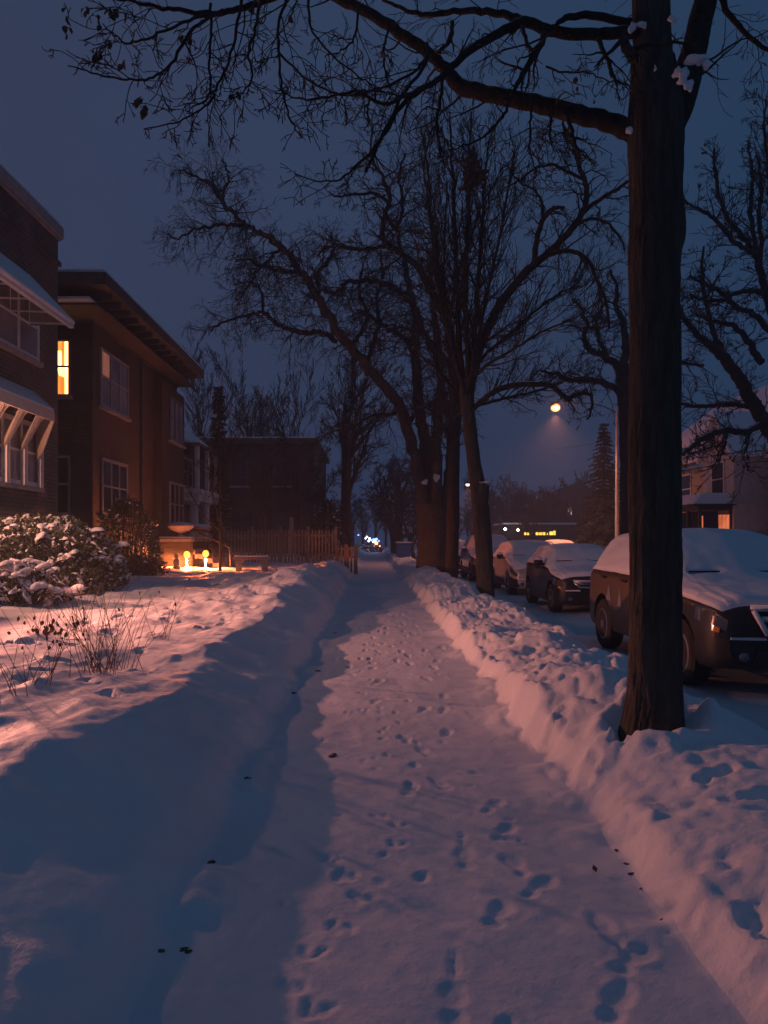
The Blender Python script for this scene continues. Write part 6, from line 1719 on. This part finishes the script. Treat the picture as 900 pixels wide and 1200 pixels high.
def far_lights():
    for i, (px, py, Y, c, s, r, lb) in enumerate([(592, 620, 92, (.75, .9, 1), 14, .16, 'tiny cold white lamp on a post at the end of the street'), (607, 621, 92, (1, .62, .35), 12, .16, 'tiny warm lamp on a post beside the shop lights'), (572, 622, 110, (1, .5, .3), 5, .14, 'faint warm lamp just behind the leaning trunk')]):
        x, y, z = P(px, py, Y); t = thing('post_lamp', lb, 'lamp', (x, y, -.1), 'far post lamps')
        m = MB(); m.tube([(x, y, -.2), (x, y, z - r)], .05, 8); m.build('post', M['iron'], t)
        m = MB(); m.ball((x, y, z), r, r, r, 10, 8); m.build('globe', emit('far_globe', c, s), t, smooth=True)
    Y = 100.0; x = P(597, 0, Y)[0]
    t = thing('utility_pole', 'wooden utility pole with a transformer standing among the hazy far trees', 'pole', (x, Y, -.1))
    m = MB(); m.tube([(x, Y, -.2), (x, Y, P(0, 556, Y)[2])], [.16, .11], 8); m.build('shaft', M['wood'], t)
    m = MB(); m.box(x - 1.1, x + 1.1, Y - .06, Y + .06, 8.9, 9.05); m.build('crossarm', M['wood'], t)
    m = MB(); m.lathe([(.28, 7.4), (.3, 7.45), (.3, 8.3), (.26, 8.35)], (x + .42, Y, 0), 12); m.build('transformer', M['metal'], t)
    # coloured lights strung over a bush far up the sidewalk
    t = thing('fairy_lights', 'string of white and blue fairy lights over a low hedge far up the sidewalk', 'string lights', P(434, 634, 88))
    Y = 88.0; r = random.Random(4)
    wire = [P(424 + 2.0 * k, 629 + .65 * k + .9 * math.sin(k * 1.9), Y) for k in range(11)]
    m = MB(); m.tube(wire, .02, 5); m.build('wire', M['iron'], t)
    cl = {'w': emit('white_bulb', (1, .75, .75), 5), 'b': emit('blue_bulb', (.12, .2, 1), 7), 'r': emit('orange_bulb', (1, .3, .12), 6)}
    for i, (px, py, c, s) in enumerate([(420, 627, 'b', .09), (430, 629, 'w', .10), (433, 631, 'w', .13), (432, 634, 'w', .12), (435, 633, 'b', .12), (438, 632.5, 'b', .16), (441, 632, 'b', .16), (444, 634, 'b', .10), (428.5, 631, 'w', .10), (441, 636.5, 'r', .2), (437.5, 635, 'w', .11), (445, 640, 'r', .08), (439, 633.5, 'w', .12)]):
        m = MB(); q = P(px, py, Y); m.ball(q, s, s, s, 8, 6); m.build('bulb', cl[c], t, smooth=True)
    shrub('hedge', 'low dark hedge under the fairy lights', (P(434, 0, 89)[0], 89.0), (1.6, .8, 1.0), 61, 900, .2, 40, 2, (.1, .2), twigs=20, cat='hedge')
    # cable between poles over the far side of the street
    o = MB(); a = Vector(P(560, 250, 60)); a = Vector((14.5, 60, 8.6)); b = Vector((14.5, 12, 8.4))
    o.tube([tuple(a.lerp(b, u) + Vector((0, 0, -1.2 * (1 - (2 * u - 1) ** 2)))) for u in np.linspace(0, 1, 16)], .012, 5)
    k = o.build('overhead_cable', M['iron'], None); setp(k, 'thin overhead cable strung in front of the wide roadside tree', 'cable')


build_yard_lamp(); wall_lantern()
street_lamp('tall steel street lamp with a glowing orange head, brightest lamp over the street', 723, 651, 478, 45.0, .27, 2.6, (1, .40, .17), 5200)
point('street_lamp_glow', (P(651, 0, 45)[0], 44.5, P(0, 478, 45)[2] - .05), 460, (1, .24, .10), .1)
street_lamp('far street lamp, a small pale orange glow past the leaning trunk', 562, 548, 568, 105.0, .28, 3, (1, .55, .38), 2500)
far_lights()
# ------------------------------------------------------------------ air, sky, sun, camera
def build_light():
    m = MB(); m.box(-300, 300, -45, 580, -1.4, HAZE_TOP)
    hm = bpy.data.materials.new('night_air'); hm.use_nodes = True
    nt = hm.node_tree; nt.nodes.clear()
    out = nt.nodes.new('ShaderNodeOutputMaterial'); pv = nt.nodes.new('ShaderNodeVolumePrincipled')
    pv.inputs['Color'].default_value = (.70, .84, 1.0, 1); pv.inputs['Density'].default_value = HAZE_D
    pv.inputs['Anisotropy'].default_value = .2
    nt.links.new(pv.outputs[0], out.inputs['Volume'])
    o = m.build('haze', hm); setp(o, kind='stuff'); o.display_type = 'WIRE'

    w = bpy.data.worlds.new('World'); SC.world = w; w.use_nodes = True
    nt = w.node_tree; bg = nt.nodes['Background']; L = nt.links.new
    sky = nt.nodes.new('ShaderNodeTexSky'); sky.sky_type = 'NISHITA'; sky.sun_disc = False
    sky.sun_elevation = R(SUN_EL); sky.sun_rotation = R(SUN_ROT); sky.ozone_density = 4; sky.air_density = 1.5; sky.dust_density = 2
    # low overcast: the dusk sky seen through one even deck of cloud, a little warmer over the town
    tc = nt.nodes.new('ShaderNodeTexCoord')
    n = nt.nodes.new('ShaderNodeTexNoise'); n.inputs['Scale'].default_value = 1.6; n.inputs['Detail'].default_value = 4
    L(tc.outputs['Generated'], n.inputs['Vector'])
    sx = nt.nodes.new('ShaderNodeSeparateXYZ'); L(tc.outputs['Generated'], sx.inputs[0])
    mr = nt.nodes.new('ShaderNodeMapRange'); mr.inputs[1].default_value = -.45; mr.inputs[2].default_value = .45
    L(sx.outputs['X'], mr.inputs[0])
    cr = nt.nodes.new('ShaderNodeMix'); cr.data_type = 'RGBA'
    cr.inputs[6].default_value = SKY_WARM + (1,); cr.inputs[7].default_value = SKY_COOL + (1,)
    L(mr.outputs[0], cr.inputs[0])
    mv = nt.nodes.new('ShaderNodeMapRange'); mv.inputs[1].default_value = .3; mv.inputs[2].default_value = .7; mv.inputs[3].default_value = .88; mv.inputs[4].default_value = 1.1
    L(n.outputs['Fac'], mv.inputs[0])
    mul = nt.nodes.new('ShaderNodeMix'); mul.data_type = 'RGBA'; mul.blend_type = 'MULTIPLY'; mul.inputs[0].default_value = 1
    L(cr.outputs[2], mul.inputs[6]); L(mv.outputs[0], mul.inputs[7])
    mx = nt.nodes.new('ShaderNodeMix'); mx.data_type = 'RGBA'; mx.inputs[0].default_value = CLOUD
    L(sky.outputs[0], mx.inputs[6]); L(mul.outputs[2], mx.inputs[7])
    mz = nt.nodes.new('ShaderNodeMapRange'); mz.inputs[1].default_value = .5; mz.inputs[2].default_value = .95; L(sx.outputs['Z'], mz.inputs[0])
    zt = nt.nodes.new('ShaderNodeMix'); zt.data_type = 'RGBA'; zt.blend_type = 'MULTIPLY'; zt.inputs[7].default_value = (.62, 1.12, 1.10, 1)
    L(mz.outputs[0], zt.inputs[0]); L(mx.outputs[2], zt.inputs[6])
    L(zt.outputs[2], bg.inputs['Color']); bg.inputs['Strength'].default_value = SKY_STR

    sd = bpy.data.lights.new('sun', 'SUN'); sd.energy = SUN_E; sd.angle = R(30); sd.color = (.55, .7, 1)
    so = bpy.data.objects.new('sun', sd); COL.objects.link(so); so.rotation_euler = (R(35), 0, R(40)); so.location = (0, 0, 60)

    cd = bpy.data.cameras.new('camera'); co = bpy.data.objects.new('camera', cd); COL.objects.link(co)
    co.location = (0, 0, CAMH); co.rotation_euler = (R(90), 0, 0)
    cd.sensor_fit = 'VERTICAL'; cd.sensor_height = 36; cd.lens = 27
    cd.shift_x = (450 - XV) / 1200; cd.shift_y = (YV - 600) / 1200
    cd.clip_start = .05; cd.clip_end = 2000
    SC.camera = co
    vs = SC.view_settings; vs.view_transform = 'Standard'; vs.look = 'None'; vs.exposure = 0; vs.gamma = 1; vs.use_curve_mapping = False
    cy = SC.cycles
    cy.use_denoising = True; cy.max_bounces = 6; cy.diffuse_bounces = 3; cy.glossy_bounces = 3; cy.volume_bounces = 1; cy.transmission_bounces = 2
    cy.sample_clamp_indirect = 3.0; cy.caustics_reflective = False; cy.caustics_refractive = False


HAZE_TOP, HAZE_D = 45.0, .0024
SUN_EL, SUN_ROT = -1.5, 200.0
SKY_WARM, SKY_COOL, CLOUD, SKY_STR = (.38, .48, .94), (.15, .41, .88), .8, .125
SUN_E = .02
build_light()
